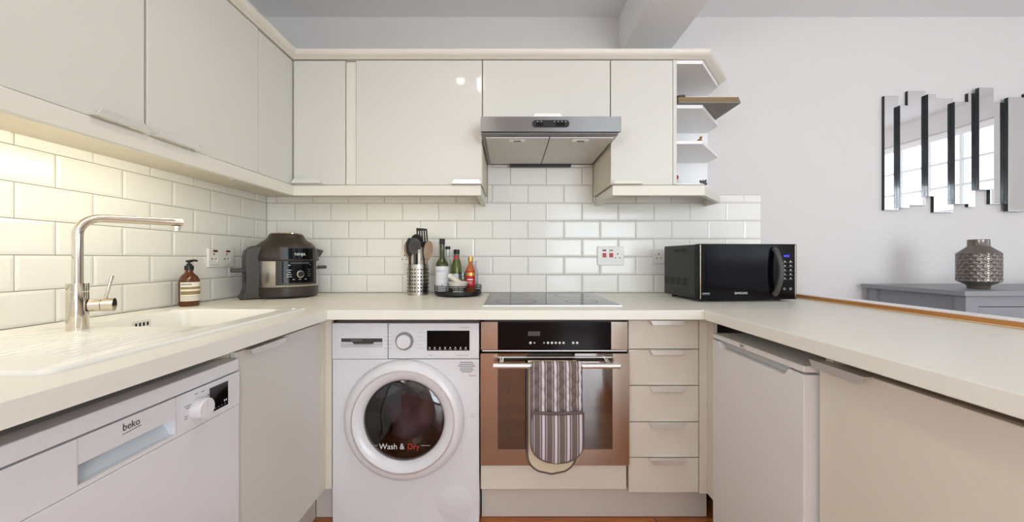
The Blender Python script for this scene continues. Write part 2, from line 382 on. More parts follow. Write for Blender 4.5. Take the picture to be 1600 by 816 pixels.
def lay(face, amin, amax, zmin, zmax, offA, offB, pit, parent):
    k = 0
    while ZT0+k*PITZ < zmax-0.004:
        z0, z1 = max(ZT0+k*PITZ, zmin)+JO/2, min(ZT0+(k+1)*PITZ, zmax)-JO/2
        if z1-z0 > 0.006:
            off = offA if k % 2 == 0 else offB
            n = math.floor((amin-off)/pit)
            while off+n*pit < amax:
                a0, a1 = max(off+n*pit, amin)+JO/2, min(off+(n+1)*pit, amax)-JO/2
                if a1-a0 > 0.006: tile(face, a0, a1, z0, z1, parent)
                n += 1
        k += 1
MB().box(XL, 1.4235, YB+0.0045, YB+0.012, ZT0, 1.4285).box(-0.122, 0.476, YB+0.0045, YB+0.012, 1.4285, 1.66).build('grout_bed', M_GROUT, wall_back)
MB().box(XL-0.012, XL-0.0045, -0.6, YB+0.012, ZT0, 1.4285).build('grout_bed', M_GROUT, wall_left)
ZR5 = ZT0+5*PITZ
for a0_, a1_, z0_, z1_ in ((XL-0.003, 1.423, 0, ZR5), (XL-0.003, -0.122, ZR5, 1.428), (0.476, 1.423, ZR5, 1.428), (-0.121, 0.475, ZR5, 1.66)):
    lay('S', a0_, a1_, z0_, z1_, 0.4144, 0.5148, 0.2029, wall_back)
lay('E', -0.6, YB+0.002, 0, 1.428, 1.1399, 1.0445, 0.1985, wall_left)

# ------------------------------------------------------------------ worktop, ledge, sink, tap
wk = thing('worktop', (0, 1.77, WT-0.037), 'cream laminate worktop running round three sides of the kitchen', 'worktop')
ZB = WT-0.037
MB().box(XL+0.001, 1.407, 1.415, YB-0.002, ZB, WT).build('worktop_section', M_WORK, wk, bevel=0.003)
SX0, SX1, SY0, SY1 = -1.235, -0.805, 1.012, 1.405
mb = MB()
mb.box(XL+0.001, -0.681, -0.6, SY0, ZB, WT).box(XL+0.001, SX0, SY0, SY1, ZB, WT).box(SX1, -0.681, SY0, SY1, ZB, WT).box(XL+0.001, -0.681, SY1, 1.4146, ZB, WT)
mb.build('worktop_section', M_WORK, wk)
MB().box(0.7326, 1.407, -0.6, 1.4146, ZB, WT).build('worktop_section', M_WORK, wk, bevel=0.003)

lg = thing('dwarf_wall', (1.455, 0.8, 0), 'low white partition with oak-edged ledge behind the right worktop', 'partition')
MB().box(1.421, 1.485, -0.6, YB+0.012-0.001, 0, 0.878).build('partition_wall', M_WALL, lg)
MB().box(1.421, 1.492, -0.6, YB+0.002, 0.878, 0.896).build('ledge_top', M_FRAME, lg, bevel=0.002)
MB().box(1.409, 1.4205, -0.6, YB-0.002, 0.8785, 0.8935).build('oak_strip', M_OAK, lg, bevel=0.001, label='orange oak lipping')
MB().box(1.402, 1.4085, -0.6, YB-0.002, 0.8765, 0.8805).build('lit_bevel', M_OAKLIT, lg, bevel=0.001, label='oak bevel painted paler as lit')  # lit lower bevel of the oak, put in as a paler strip

sk = thing('sink', (-1.04, 1.03, WT), 'white inset sink with ribbed drainer set into the left worktop', 'sink')
px0, px1, py0, py1 = -1.315, -0.765, 0.622, 1.435
bx0, bx1, by0, by1 = -1.205, -0.825, 1.03, 1.385
def rrect(x0, x1, y0, y1, r, n=6):
    pts = []
    for cx, cy, a in ((x1-r, y0+r, -PI/2), (x1-r, y1-r, 0), (x0+r, y1-r, PI/2), (x0+r, y0+r, PI)):
        for i in range(n+1): pts.append((cx+r*math.cos(a+i*PI/2/n), cy+r*math.sin(a+i*PI/2/n)))
    return pts
mb = MB()
outer = rrect(px0, px1, py0, py1, 0.02); n = len(outer)
inner = rrect(bx0, bx1, by0, by1, 0.05)
zt = WT+0.008
def ring(pts, z): return [(x, y, z) for x, y in pts]
def inset_rr(d): return rrect(bx0+d, bx1-d, by0+d, by1-d, max(0.012, 0.05-d*0.5))
rings = [ring(outer, WT+0.0002), ring(outer, zt-0.003), ring(rrect(px0+0.003, px1-0.003, py0+0.003, py1-0.003, 0.02), zt), ring(inner, zt), ring(inset_rr(0.004), zt-0.004), ring(inset_rr(0.018), zt-0.14), ring(inset_rr(0.045), zt-0.165)]
vs = [p for r in rings for p in r]; fs = []
for i in range(len(rings)-1):
    for k in range(n): fs.append((i*n+k, i*n+(k+1) % n, (i+1)*n+(k+1) % n, (i+1)*n+k))
m_ = (len(rings)-1)*n; fs.append(tuple(range(m_, m_+n)))
mb.add(vs, fs); mb.build('basin', M_SINK, sk, smooth=True, angle=40)
for i in range(14):
    x = -1.215+i*0.030
    MB().tube([(x, 0.70, zt-0.0037), (x, 0.74, zt-0.0018), (x, 0.94, zt-0.0018), (x, 0.955, zt-0.0037)], 0.004, 10).build('drainer_rib', M_SINK, sk, smooth=True)
ov = box1('overflow_plate', M_ALU, (bx0+0.006, bx0+0.0085, 1.20, 1.262, 0.842, 0.868), sk, bevel=0.001)
for i in range(4):
    box1('slot', M_GAP, (bx0+0.0085, bx0+0.009, 1.209+i*0.013, 1.215+i*0.013, 0.849, 0.861), ov)
MB().lathe([(0.0, 0.001), (0.038, 0.001), (0.042, 0.004), (0.036, 0.006), (0, 0.006)], (-1.015, 1.2, zt-0.166), 24, cap=False).build('waste_strainer', M_CHROME, sk, smooth=True)
MB().lathe([(0, 0), (0.010, 0), (0.010, 0.003), (0, 0.004)], (-0.80, 1.40, zt), 16, cap=False).build('tap_hole_cover', M_ALU, sk, smooth=True)

tp = thing('kitchen_tap', (-1.125, 0.985, zt), 'tall chrome mixer tap with long swivel spout beside the sink bowl', 'tap')
tx, ty = -1.125, 0.985
MB().lathe([(0, 0), (0.021, 0), (0.021, 0.098), (0.021, 0.099), (0, 0.099)], (tx, ty, zt), 40, cap=False).build('tap_body', M_CHROME, tp, smooth=True)
MB().lathe([(0, 0.1005), (0.021, 0.1005), (0.021, 0.121), (0, 0.121)], (tx, ty, zt), 40, cap=False).build('collar', M_CHROME, tp, smooth=True)
ux, uy = 0.66, 0.75
zs = 1.178; rb = 0.045
path = [(tx, ty, zt+0.121), (tx, ty, zs-rb)]
for i in range(1, 9):
    a = PI/2*i/8; path.append((tx+ux*rb*(1-math.cos(a)), ty+uy*rb*(1-math.cos(a)), zs-rb+rb*math.sin(a)))
path.append((tx+ux*0.21, ty+uy*0.21, zs))
MB().tube(path, 0.0108, 24).build('spout', M_CHROME, tp, smooth=True)
ex, ey = tx+ux*0.195, ty+uy*0.195
MB().lathe([(0, -0.026), (0.010, -0.026), (0.010, -0.019), (0.012, -0.018), (0.012, -0.012), (0, -0.012)], (ex, ey, zs), 20, cap=False).build('aerator', M_CHROME, tp, smooth=True)
hz = zt+0.062
MB().tube([(tx+0.0225*0.86, ty+0.0225*0.5, hz), (tx+0.045*0.86, ty+0.045*0.5, hz)], 0.0165, 24).build('valve_neck', M_CHROME, tp, smooth=True)
kn = MB().tube([(tx+0.0465*0.86, ty+0.0465*0.5, hz), (tx+0.07*0.86, ty+0.07*0.5, hz)], 0.0175, 24).build('control_knob', M_CHROME, tp, smooth=True)
MB().tube([(tx+0.052*0.86, ty+0.052*0.5, hz+0.015), (tx+0.066*0.86, ty+0.064*0.5, hz+0.078)], 0.004, 12).build('lever', M_CHROME, kn, smooth=True)

# ------------------------------------------------------------------ soap bottle
sb = thing('soap_bottle', (-1.308, 1.545, WT), 'brown pump soap bottle with cream label beside the sink', 'soap bottle')
sp = (-1.308, 1.545, WT); sb.scale = (0.79, 0.79, 1.0)
MB().lathe([(0, 0), (0.041, 0), (0.0445, 0.005), (0.0445, 0.095), (0.042, 0.108), (0.034, 0.122), (0.02, 0.134), (0.0165, 0.138), (0.0165, 0.146), (0, 0.146)], sp, 40, cap=False).build('bottle', M_AMBER, sb, smooth=True)
pu = MB().lathe([(0, 0.1465), (0.0195, 0.1465), (0.0195, 0.164), (0.012, 0.166), (0.012, 0.172), (0.006, 0.173), (0.006, 0.178), (0, 0.178)], sp, 28, cap=False).build('pump_collar', M_BLACK, sb, smooth=True)
MB().box(-0.011, 0.011, -0.008, 0.008, 0.178, 0.187, Matrix.Translation(sp)).tube([(0, 0, 0.184), (0.03, 0, 0.186), (0.042, 0, 0.184)], 0.0045, 10, M=Matrix.Translation(sp)).build('pump_nozzle', M_BLACK, pu, bevel=0.001)
def arc_plate(cx, cy, r0, r1, z0, z1, a0, a1, n=16):
    mb = MB(); vs = []; fs = []
    for i in range(n+1):
        a = a0+(a1-a0)*i/n
        for r, z in ((r0, z0), (r1, z0), (r1, z1), (r0, z1)): vs.append((cx+r*math.cos(a), cy+r*math.sin(a), z))
    for i in range(n):
        for j in range(4): fs.append((i*4+j, i*4+(j+1) % 4, (i+1)*4+(j+1) % 4, (i+1)*4+j))
    fs += [(0, 1, 2, 3), tuple(n*4+j for j in (3, 2, 1, 0))]
    return mb.add(vs, fs)
fa = math.radians(-42)
lb = arc_plate(sp[0], sp[1], 0.0446, 0.0450, WT+0.022, WT+0.098, fa-1.0, fa+1.25).build('label', M_LABEL, sb, smooth=True, label='cream paper label')
arc_plate(sp[0], sp[1], 0.0450, 0.0452, WT+0.070, WT+0.079, fa-0.95, fa+1.2).build('label_band', M_TAN, lb, smooth=True)
arc_plate(sp[0], sp[1], 0.0450, 0.0452, WT+0.048, WT+0.062, fa-0.95, fa+1.2).build('label_band', M_TAN, lb, smooth=True)
arc_plate(sp[0], sp[1], 0.0450, 0.0452, WT+0.087, WT+0.092, fa-0.9, fa+0.1).build('label_title', M_INKG, lb, smooth=True)
for q in range(3): arc_plate(sp[0], sp[1], 0.0450, 0.0452, WT+0.028+q*0.006, WT+0.0295+q*0.006, fa-0.9, fa+1.1).build('label_line', M_INKG, lb, smooth=True)

# ------------------------------------------------------------------ wall cabinets
UD = 1.766          # back-run door plane
LX = -1.0105        # left-run door plane
Z0U, Z1U = 1.4165, 1.999
def wall_cab(face, p, a0, a1, z0, z1, label, da0, da1, dz0=None, dz1=None, deep=0.36, name='wall_cabinet', carc=None):
    mid = ((a0+a1)/2, p+0.1) if face == 'S' else (p-0.1, (a0+a1)/2)
    t = thing(name, (mid[0], mid[1], z0), label, 'cabinet', 'cream wall cabinets')
    mb = MB()
    if face == 'S': mb.box(a0, a1, p+0.0195, YB-0.001 if z0 > 1.43 else YB-0.001, z0, z1)
    else: mb.box(XL+0.001, p-0.0195, a0, a1, z0, z1)
    mb.build('carcass', M_CARC, t)
    d = door(face, p, da0, da1, dz0 or z0-0.002, dz1 or z1-0.002, t)
    return t, d
t, d = wall_cab('E', LX, 0.40, 1.0512, Z0U, Z1U, 'large cream gloss wall cabinet nearest the viewer over the drainer', 0.402, 1.0475)
lip_handle('E', LX, 0.905, 1.045, Z0U+0.001, d)
t, d = wall_cab('E', LX, 1.0518, 1.5245, Z0U, Z1U, 'cream gloss wall cabinet above the soap bottle on left wall', 1.0555, 1.523)
lip_handle('E', LX, 1.062, 1.215, Z0U+0.001, d)
t = thing('corner_wall_cabinet', (-1.2, 1.8, Z0U), 'cream corner wall cabinet where left and back runs meet', 'cabinet', 'cream wall cabinets')
MB().prism([(XL+0.001, 1.525), (LX-0.0195, 1.525), (LX-0.0195, UD+0.0195), (-0.74, UD+0.0195), (-0.74, YB-0.001), (XL+0.001, YB-0.001)], 'z', Z0U, Z1U).build('carcass', M_CARC, t)
door('E', LX, 1.5265, UD-0.001, Z0U-0.002, Z1U-0.006, t, name='blank_panel')
d = door('S', UD, LX+0.004, -0.7655, Z0U-0.001, Z1U-0.004, t)
lip_handle('S', UD, LX+0.004, -0.868, Z0U+0.004, d)
door('S', UD+0.004, -0.7625, -0.7165, Z0U-0.001, Z1U-0.010, t, m=M_CORN, name='filler_strip')
t, d = wall_cab('S', UD, -0.739, -0.123, Z0U, Z1U, 'wide cream gloss wall cabinet left of the cooker hood', -0.7145, -0.1255)
lip_handle('S', UD, -0.266, -0.1265, Z0U+0.001, d)
t, d = wall_cab('S', UD, -0.1225, 0.4755, 1.717, Z1U, 'short cream gloss wall cabinet directly above the cooker hood', -0.1215, 0.4735)
lip_handle('S', UD, 0.11, 0.25, 1.722, d)
t, d = wall_cab('S', UD, 0.476, 0.768, Z0U, Z1U, 'narrow cream gloss wall cabinet right of the cooker hood', 0.478, 0.767)
lip_handle('S', UD, 0.482, 0.62, Z0U+0.001, d, m=M_CORN, h=0.012)

# open end shelves with cut corner
sh = thing('corner_shelf_unit', (0.9, 1.95, Z0U), 'open white end shelves with angled corner beside the wall cabinet', 'shelf unit')
MB().box(0.7685, 0.786, UD+0.0, YB-0.001, Z0U, Z1U).build('side_panel', M_CREAM, sh, bevel=0.001)
MB().box(0.7865, 1.118, YB-0.006, YB+0.0115, 1.4295, Z1U).build('back_panel', M_FRAME, sh)
def shelf_poly(ins=0.0): return [(0.7865, UD+ins), (0.91-ins*0.4, UD+ins), (1.118-ins, 2.01+ins*0.4), (1.118-ins, YB-0.0065), (0.7865, YB-0.0065)]
for z0, z1 in ((Z0U, Z0U+0.006), (1.607, 1.622), (1.774, 1.791), (1.982, Z1U)):
    MB().prism(shelf_poly(0.004), 'z', z0, z1).build('shelf', M_FRAME, sh, bevel=0.0015)

# cornice and light pelmet
co = MB()
prof = [(-0.02, 2.0005), (0.006, 2.0005), (0.012, 2.005), (0.020, 2.008), (0.030, 2.016), (0.034, 2.024), (0.034, 2.033), (-0.02, 2.033)]
co.sweep([(LX, 0.40), (LX, UD), (0.91, UD), (1.12, 2.01), (1.12, YB+0.010)], prof)
tag(co.build('cornice', M_CORN, smooth=True, angle=30), 'cream moulded cornice along the top of all wall cabinets', 'cornice')
pp = [(-0.014, 1.364), (0.004, 1.364), (0.006, 1.366), (0.006, 1.408), (0.002, 1.4125), (-0.014, 1.4125)]
tag(MB().sweep([(LX, 0.40), (LX, UD), (-0.1365, UD), (-0.1365, YB-0.002)], pp).build('light_pelmet', M_CORN, smooth=True, angle=30), 'cream light pelmet under the left and back-left wall cabinets', 'pelmet', 'light pelmets')
tag(MB().sweep([(0.4905, YB-0.002), (0.4905, UD), (0.91, UD), (1.112, 2.0), (1.112, YB-0.002)], pp).build('light_pelmet', M_CORN, smooth=True, angle=30), 'cream light pelmet under narrow right cabinet and corner shelves', 'pelmet', 'light pelmets')

# lights under left cabinets
ul = thing('under_cabinet_light', (-1.045, 1.0, 1.40), 'warm glowing strip light under the left wall cabinets', 'strip light')
MB().box(-1.066, -1.026, 0.50, 1.42, 1.4125, 1.4163).build('housing', M_PLASTIC, ul)
MB().box(-1.056, -1.030, 0.52, 1.40, 1.381, 1.4122).build('diffuser', M_LED, ul)
ul2 = thing('under_cabinet_light', (-0.6, 1.85, 1.40), 'faint warm strip light under the back wall cabinets, left of hood', 'strip light')
MB().box(-0.95, -0.18, 1.815, 1.865, 1.4045, 1.416).build('housing', M_PLASTIC, ul2)
MB().box(-0.94, -0.19, 1.820, 1.860, 1.4005, 1.404).build('diffuser', M_LED2, ul2)
ub = thing('cabinet_spot_light', (-1.17, 1.60, 1.40), 'small unlit metal spot under the corner wall cabinet', 'spot light')
MB().lathe([(0, 0), (0.03, 0), (0.034, 0.008), (0.034, 0.0135), (0, 0.0135)], (-1.16, 1.62, 1.4025), 24, cap=False).build('rim', M_ALU, ub, smooth=True)
MB().lathe([(0, 0), (0.022, 0), (0.022, 0.002), (0, 0.002)], (-1.16, 1.62, 1.400), 24, cap=False).build('lens', M_CLEAR, ub, smooth=True)

# ceiling spotlights (above the frame; they glint in the doors)
cs = thing('ceiling_spotlight', (-0.27, 0.78, ZC), 'three-lamp ceiling spotlight above the kitchen floor', 'ceiling light')
MB().box(-0.36, -0.18, 0.70, 0.86, ZC-0.02, ZC-0.0005).build('ceiling_plate', M_ALU, cs, bevel=0.004)
for lx, ly in ((-0.345, 0.83), (-0.205, 0.83), (-0.21, 0.715)):
    h = MB().lathe([(0.02, 0), (0.03, -0.01), (0.034, -0.07), (0.031, -0.07), (0.028, -0.02), (0.0, -0.02)], (lx, ly, ZC-0.02), 20, cap=False).build('lamp_head', M_ALU, cs, smooth=True)
    MB().lathe([(0, -0.066), (0.027, -0.066), (0.027, -0.060), (0, -0.060)], (lx, ly, ZC-0.02), 20, cap=False).build('bulb', M_BULB, h, smooth=True)
    l = bpy.data.lights.new('spot_lamp', 'SPOT'); l.energy = 6; l.color = (1.0, 0.94, 0.86); l.spot_size = 2.7; l.spot_blend = 0.8; l.shadow_soft_size = 0.03
    lo = bpy.data.objects.new('lamp_beam', l); COL.objects.link(lo); lo.location = (lx, ly, ZC-0.095)

# ------------------------------------------------------------------ cooker hood
HX0, HX1, HY = -0.1195, 0.4785, 1.62
hd = thing('cooker_hood', (0.18, 1.87, 1.59), 'stainless steel cooker hood with black switch panel above the hob', 'cooker hood')
MB().prism([(HY, 1.606), (HY, 1.674), (1.74, 1.684), (1.748, 1.708), (1.786, 1.715), (YB-0.001, 1.715), (YB-0.001, 1.596), (1.64, 1.602)], 'x', -0.1185, 0.4715).build('hood_body', M_STEEL, hd, bevel=0.001)
MB().box(HX0, HX1, HY-0.012, HY-0.0005, 1.610, 1.675).build('front_panel', M_BRUSH, hd, bevel=0.0015)
cp = MB().prism(rrect(0.099, 0.258, 1.628, 1.659, 0.0152, 8), 'y', HY-0.0145, HY-0.0122).build('switch_panel', M_BLACK, hd, bevel=0.0006)
for x0, x1 in ((0.117, 0.146), (0.199, 0.238)): box1('slider', M_GAP, (x0, x1, HY-0.0175, HY-0.0146, 1.634, 1.649), cp, bevel=0.001)
for i in range(6): box1('mark', M_INKW, (0.121+i*0.016+(0.04 if i > 1 else 0), 0.124+i*0.016+(0.04 if i > 1 else 0), HY-0.0149, HY-0.0146, 1.651, 1.654), cp)
def hood_under(y): return 1.602-(y-1.64)*0.006/0.489
for x0, x1 in ((-0.100, 0.176), (0.181, 0.458)):
    M2 = None
    f = MB().prism([(1.65, hood_under(1.65)-0.0004), (2.075, hood_under(2.075)-0.0004), (2.075, hood_under(2.075)-0.006), (1.65, hood_under(1.65)-0.006)], 'x', x0, x1).build('grease_filter', M_FILTER, hd, bevel=0.001)
    xm = (x0+x1)/2
    lt = MB().box(xm-0.035, xm+0.035, 1.672, 1.696, 1.5938, 1.5955).build('latch_plate', M_ALU, f)
    box1('latch', M_DGREY, (xm-0.016, xm+0.016, 1.680, 1.688, 1.5915, 1.5938), lt)
MB().prism([(2.082, 1.5925), (2.118, 1.5925), (2.118, 1.580), (2.095, 1.580)], 'x', 0.005, 0.345).build('drip_rail', M_DGREY, hd)

# ------------------------------------------------------------------ base units, back run
DP = 1.505
# corner posts and plinths
t = thing('corner_post', (-0.73, 1.5, 0.15), 'cream filler post in the left corner beside the washing machine', 'filler post', 'corner filler posts')
MB().box(-0.75, -0.732, 1.4715, 1.523, 0.15, ZB-0.001).build('side_strip', M_BEIGE, t, bevel=0.001)
MB().box(-0.7318, -0.7065, 1.505, 1.523, 0.15, ZB-0.001).build('front_strip', M_BEIGE, t, bevel=0.001)
t = thing('corner_post', (0.79, 1.5, 0.15), 'cream filler post in the right corner beside the drawers', 'filler post', 'corner filler posts')
MB().box(0.793, 0.811, 1.468, 1.523, 0.13, ZB-0.001).build('side_strip', M_BEIGE, t, bevel=0.001)
MB().box(0.7605, 0.7928, 1.508, 1.523, 0.13, ZB-0.001).build('front_strip', M_BEIGE, t, bevel=0.001)
tag(box1('plinth', M_PLINTH, (-0.112, 0.82, 1.565, 1.583, 0.0, 0.148), None, 0.001), 'beige plinth below the oven and drawers', 'plinth', 'plinth boards')
tag(box1('plinth', M_PLINTH, (-0.815, -0.797, 1.013, 1.56, 0.0, 0.148), None, 0.001), 'beige plinth below the sink cupboard', 'plinth', 'plinth boards')
tag(box1('plinth', M_PLINTH, (-0.796, -0.708, 1.561, 1.579, 0.0, 0.148), None, 0.001), 'short beige plinth in the corner left of washing machine', 'plinth', 'plinth boards')
tag(box1('plinth', M_PLINTH, (0.862, 0.88, -0.5, 0.975, 0.0, 0.148), None, 0.001), 'beige plinth below the right-hand cupboards', 'plinth', 'plinth boards')

# washing machine
wmx0, wmx1, wmz1 = -0.7015, -0.1185, 0.812
wm = thing('washing_machine', (-0.41, 1.78, 0.0), 'white front-loading washer dryer left of the oven', 'washing machine')
cx, cz, hr = -0.413, 0.432, 0.185
mb = MB(); mb.box(wmx0, wmx1, DP+0.017, 2.08, 0.012, wmz1)
mb.f = [f for f in mb.f if f != (0, 1, 5, 4)]       # open front, closed by the front panel
mb.build('cabinet_shell', M_WHITE, wm)
def rect_hole(x0, x1, z0, z1, cx, cz, r, y0, y1, n=64):
    mb = MB(); C = []; R = []
    for k in range(n):
        a = 2*PI*(k+0.5)/n; c, s = math.cos(a), math.sin(a); C.append((cx+r*c, cz+r*s))
        tt = min(((x1-cx)/c if c > 0 else (x0-cx)/c), ((z1-cz)/s if s > 0 else (z0-cz)/s)); R.append([cx+c*tt, cz+s*tt])
    for X, Z in ((x0, z0), (x0, z1), (x1, z0), (x1, z1)):
        b = min(range(n), key=lambda k: (R[k][0]-X)**2+(R[k][1]-Z)**2); R[b] = [X, Z]
    vs = [(p[0], y0, p[1]) for p in C]+[(p[0], y0, p[1]) for p in R]+[(p[0], y1, p[1]) for p in C]+[(p[0], y1, p[1]) for p in R]
    fs = []
    for k in range(n):
        q = (k+1) % n
        fs += [(k, q, n+q, n+k), (n+k, n+q, 3*n+q, 3*n+k), (2*n+k, 3*n+k, 3*n+q, 2*n+q), (k, 2*n+k, 2*n+q, q)]
    return mb.add(vs, fs)
rect_hole(wmx0, wmx1, 0.012, 0.668, cx, cz, hr, DP, DP+0.0165).build('front_panel', M_WHITE, wm, smooth=True)
RX = Matrix.Translation((cx, DP, cz)) @ Matrix.Rotation(PI/2, 4, 'X')    # local +z -> world -y (outwards)
fasc = MB().box(wmx0+0.222, wmx1, DP-0.004, DP+0.0165, 0.671, wmz1).build('control_fascia', M_WHITE, wm, bevel=0.003)
dr = MB().box(wmx0, wmx0+0.2195, DP-0.004, DP+0.0165, 0.671, 0.716).box(wmx0, wmx0+0.2195, DP-0.004, DP+0.0165, 0.752, wmz1).box(wmx0, wmx0+0.035, DP-0.004, DP+0.0165, 0.716, 0.752).box(wmx0+0.199, wmx0+0.2195, DP-0.004, DP+0.0165, 0.716, 0.752).box(wmx0+0.035, wmx0+0.199, DP+0.010, DP+0.0165, 0.716, 0.752).build('detergent_drawer', M_WHITE, wm)
MB().prism([(wmx0+0.035, 0.752), (wmx0+0.199, 0.752), (wmx0+0.199, 0.737), (wmx0+0.165, 0.737), (wmx0+0.158, 0.7295), (wmx0+0.085, 0.7295), (wmx0+0.078, 0.737), (wmx0+0.035, 0.738)], 'y', DP-0.003, DP+0.0098).build('drawer_grip', M_DGREY, dr, bevel=0.001, label='dark grey drawer grip')
MB().prism([(DP-0.0035, 0.7165), (DP+0.0098, 0.7165), (DP+0.0098, 0.728)], 'x', wmx0+0.036, wmx0+0.198).build('drawer_scoop', M_WHITE, dr)
text('drawer_lettering', 'BOSCH', 0.013, (wmx0+0.075, DP-0.0032, 0.740), RS, M_INKG, dr)
dx, dz = -0.414, 0.742
RD = Matrix.Translation((dx, DP-0.004, dz)) @ Matrix.Rotation(PI/2, 4, 'X')
dial = MB().lathe([(0, 0), (0.0355, 0), (0.0355, 0.006), (0.0345, 0.007), (0.028, 0.007)], seg=48, M=RD, cap=False).build('programme_dial', M_STEEL, wm, smooth=True)
MB().lathe([(0.0275, 0.004), (0.0275, 0.018), (0.0265, 0.020), (0, 0.020)], seg=48, M=RD, cap=False).build('dial_cap', M_WHITE, dial, smooth=True)
for k in range(5):
    for s in (-1, 1):
        x0 = dx+s*0.048; x1 = x0+s*(0.026+0.006*((k*7) % 3)); box1('programme_mark', M_LGREY, (min(x0, x1), max(x0, x1), DP-0.0045, DP-0.0041, dz+0.032-k*0.0155, dz+0.0335-k*0.0155), fasc)
disp = box1('display', M_DULLB, (-0.325, -0.156, DP-0.0062, DP-0.0042, 0.704, 0.783), wm, bevel=0.0006)
for k in range(8): box1('touch_key', M_LGREY, (-0.320+k*0.0205, -0.309+k*0.0205, DP-0.0066, DP-0.0063, 0.7085, 0.7105), disp); 
for k in range(8): box1('touch_key', M_INKW, (-0.317+k*0.0205, -0.312+k*0.0205, DP-0.0066, DP-0.0063, 0.714, 0.718), disp)
for k in range(5): box1('series_mark', M_LGREY, (-0.192+k*0.008, -0.187+k*0.008, DP-0.0045, DP-0.0041, 0.793, 0.7975), fasc)
box1('capacity_mark', M_LGREY, (-0.322, -0.302, DP-0.0045, DP-0.0041, 0.683, 0.6855), fasc)
box1('motor_mark', M_LGREY, (-0.213, -0.160, DP-0.0045, DP-0.0041, 0.683, 0.6855), fasc)
ws = [0.05, 0.06, 0.07, 0.052, 0.056, 0.042]
for k, q in enumerate(ws): box1('sticker_line', M_INKG, (-0.1685-q/2, -0.1685+q/2, DP-0.0006, DP-0.0002, 0.654-k*0.0075, 0.6575-k*0.0075), wm)
text('sticker_brand', 'BOSCH', 0.0085, (-0.158, DP-0.0006, 0.600), RS, M_INKR, wm)
bk = MB(); [bk.box(-0.152+i*0.0085, -0.1515+i*0.0085, DP-0.0006, DP-0.0002, 0.437, 0.450) for i in range(3)]
[bk.box(-0.152, -0.1345, DP-0.0006, DP-0.0002, z, z+0.0008) for z in (0.437, 0.4494)]; bk.build('manual_symbol', M_INKG, wm)
# door: wide white rim, inner trim ring, glass bowl
dd = MB().lathe([(0.236, 0.0005), (0.236, 0.018), (0.230, 0.030), (0.218, 0.038), (0.204, 0.041), (0.202, 0.039), (0.199, 0.038), (0.196, 0.0405), (0.172, 0.034), (0.158, 0.018), (0.158, 0.0005)], seg=96, M=RX, cap=False).build('door', M_WHITE, wm, smooth=True, angle=50)
MB().lathe([(0.2035, 0.0405), (0.2025, 0.0425), (0.1985, 0.0425), (0.1975, 0.0405)], seg=96, M=RX, cap=False).build('trim_ring', M_ALU, dd, smooth=True)
MB().lathe([(0.1575, 0.020), (0.14, 0.0265), (0.10, 0.032), (0.05, 0.034), (0.0, 0.0345)], seg=72, M=RX, cap=False).build('glass', M_WGLASS, dd, smooth=True)
MB().lathe([(0.154, 0.012), (0.13, -0.03), (0.112, -0.055), (0.108, -0.055), (0.126, -0.03), (0.150, 0.012)], seg=72, M=RX, cap=False).build('glass_bowl', M_CLEAR, dd, smooth=True)
MB().lathe([(0.1845, -0.001), (0.18, -0.06), (0.20, -0.065), (0.215, -0.075), (0.215, -0.36), (0.0, -0.37)], seg=72, M=RX, cap=False).build('drum', M_DRUM, wm, smooth=True)
text('door_lettering', 'Wash &', 0.032, (-0.505, DP-0.0355, 0.327), RS, M_INKW, dd, sx=0.95)
text('door_lettering', 'Dry', 0.032, (-0.395, DP-0.0355, 0.327), RS, M_INKR, dd, sx=0.95)
box1('lettering_dash', M_INKW, (-0.342, -0.308, DP-0.030, DP-0.0296, 0.338, 0.3392), dd)
box1('lettering_dash', M_INKW, (-0.532, -0.512, DP-0.029, DP-0.0286, 0.338, 0.3392), dd)
MB().lathe([(0.072, 0.0005), (0.072, 0.0022), (0.07, 0.003), (0, 0.003)], seg=48, M=Matrix.Translation((-0.215, DP, 0.095)) @ Matrix.Rotation(PI/2, 4, 'X'), cap=False).build('filter_flap', M_WHITE, wm, smooth=True)
box1('flap_slot', M_DGREY, (-0.237, -0.215, DP-0.0012, DP-0.0002, 0.140, 0.144), wm)
for s in (-0.62, -0.2): MB().lathe([(0, 0), (0.022, 0), (0.022, 0.0118), (0, 0.0118)], (s, 1.6, 0), 16, cap=False).build('foot', M_BLACK, wm)
def blob(name, c, r, m, sq=(1, 1, 1), seed=0, amp=0.2):
    rnd = random.Random(seed); mb = MB(); vs = []; fs = []; nu, nv = 20, 12
    ph = [rnd.uniform(0, 6) for _ in range(4)]
    for j in range(nv+1):
        v = PI*j/nv
        for i in range(nu):
            u = 2*PI*i/nu; q = r*(1+amp*math.sin(3*u+ph[0])*math.sin(2*v+ph[1])+amp*0.6*math.sin(5*u+ph[2])*math.sin(4*v+ph[3]))
            vs.append((c[0]+sq[0]*q*math.sin(v)*math.cos(u), c[1]+sq[1]*q*math.sin(v)*math.sin(u), c[2]+sq[2]*q*math.cos(v)))
    for j in range(nv):
        for i in range(nu): fs.append((j*nu+i, j*nu+(i+1) % nu, (j+1)*nu+(i+1) % nu, (j+1)*nu+i))
    return mb.add(vs, fs).build(name, m, None, smooth=True, angle=180)
ld = blob('laundry', (cx+0.01, DP+0.19, cz-0.075), 0.11, M_CLOTH, (1.2, 0.9, 0.9), 3, 0.28)
tag(ld, 'crumpled mauve and brown laundry inside the washing machine drum', 'laundry', kind='stuff')

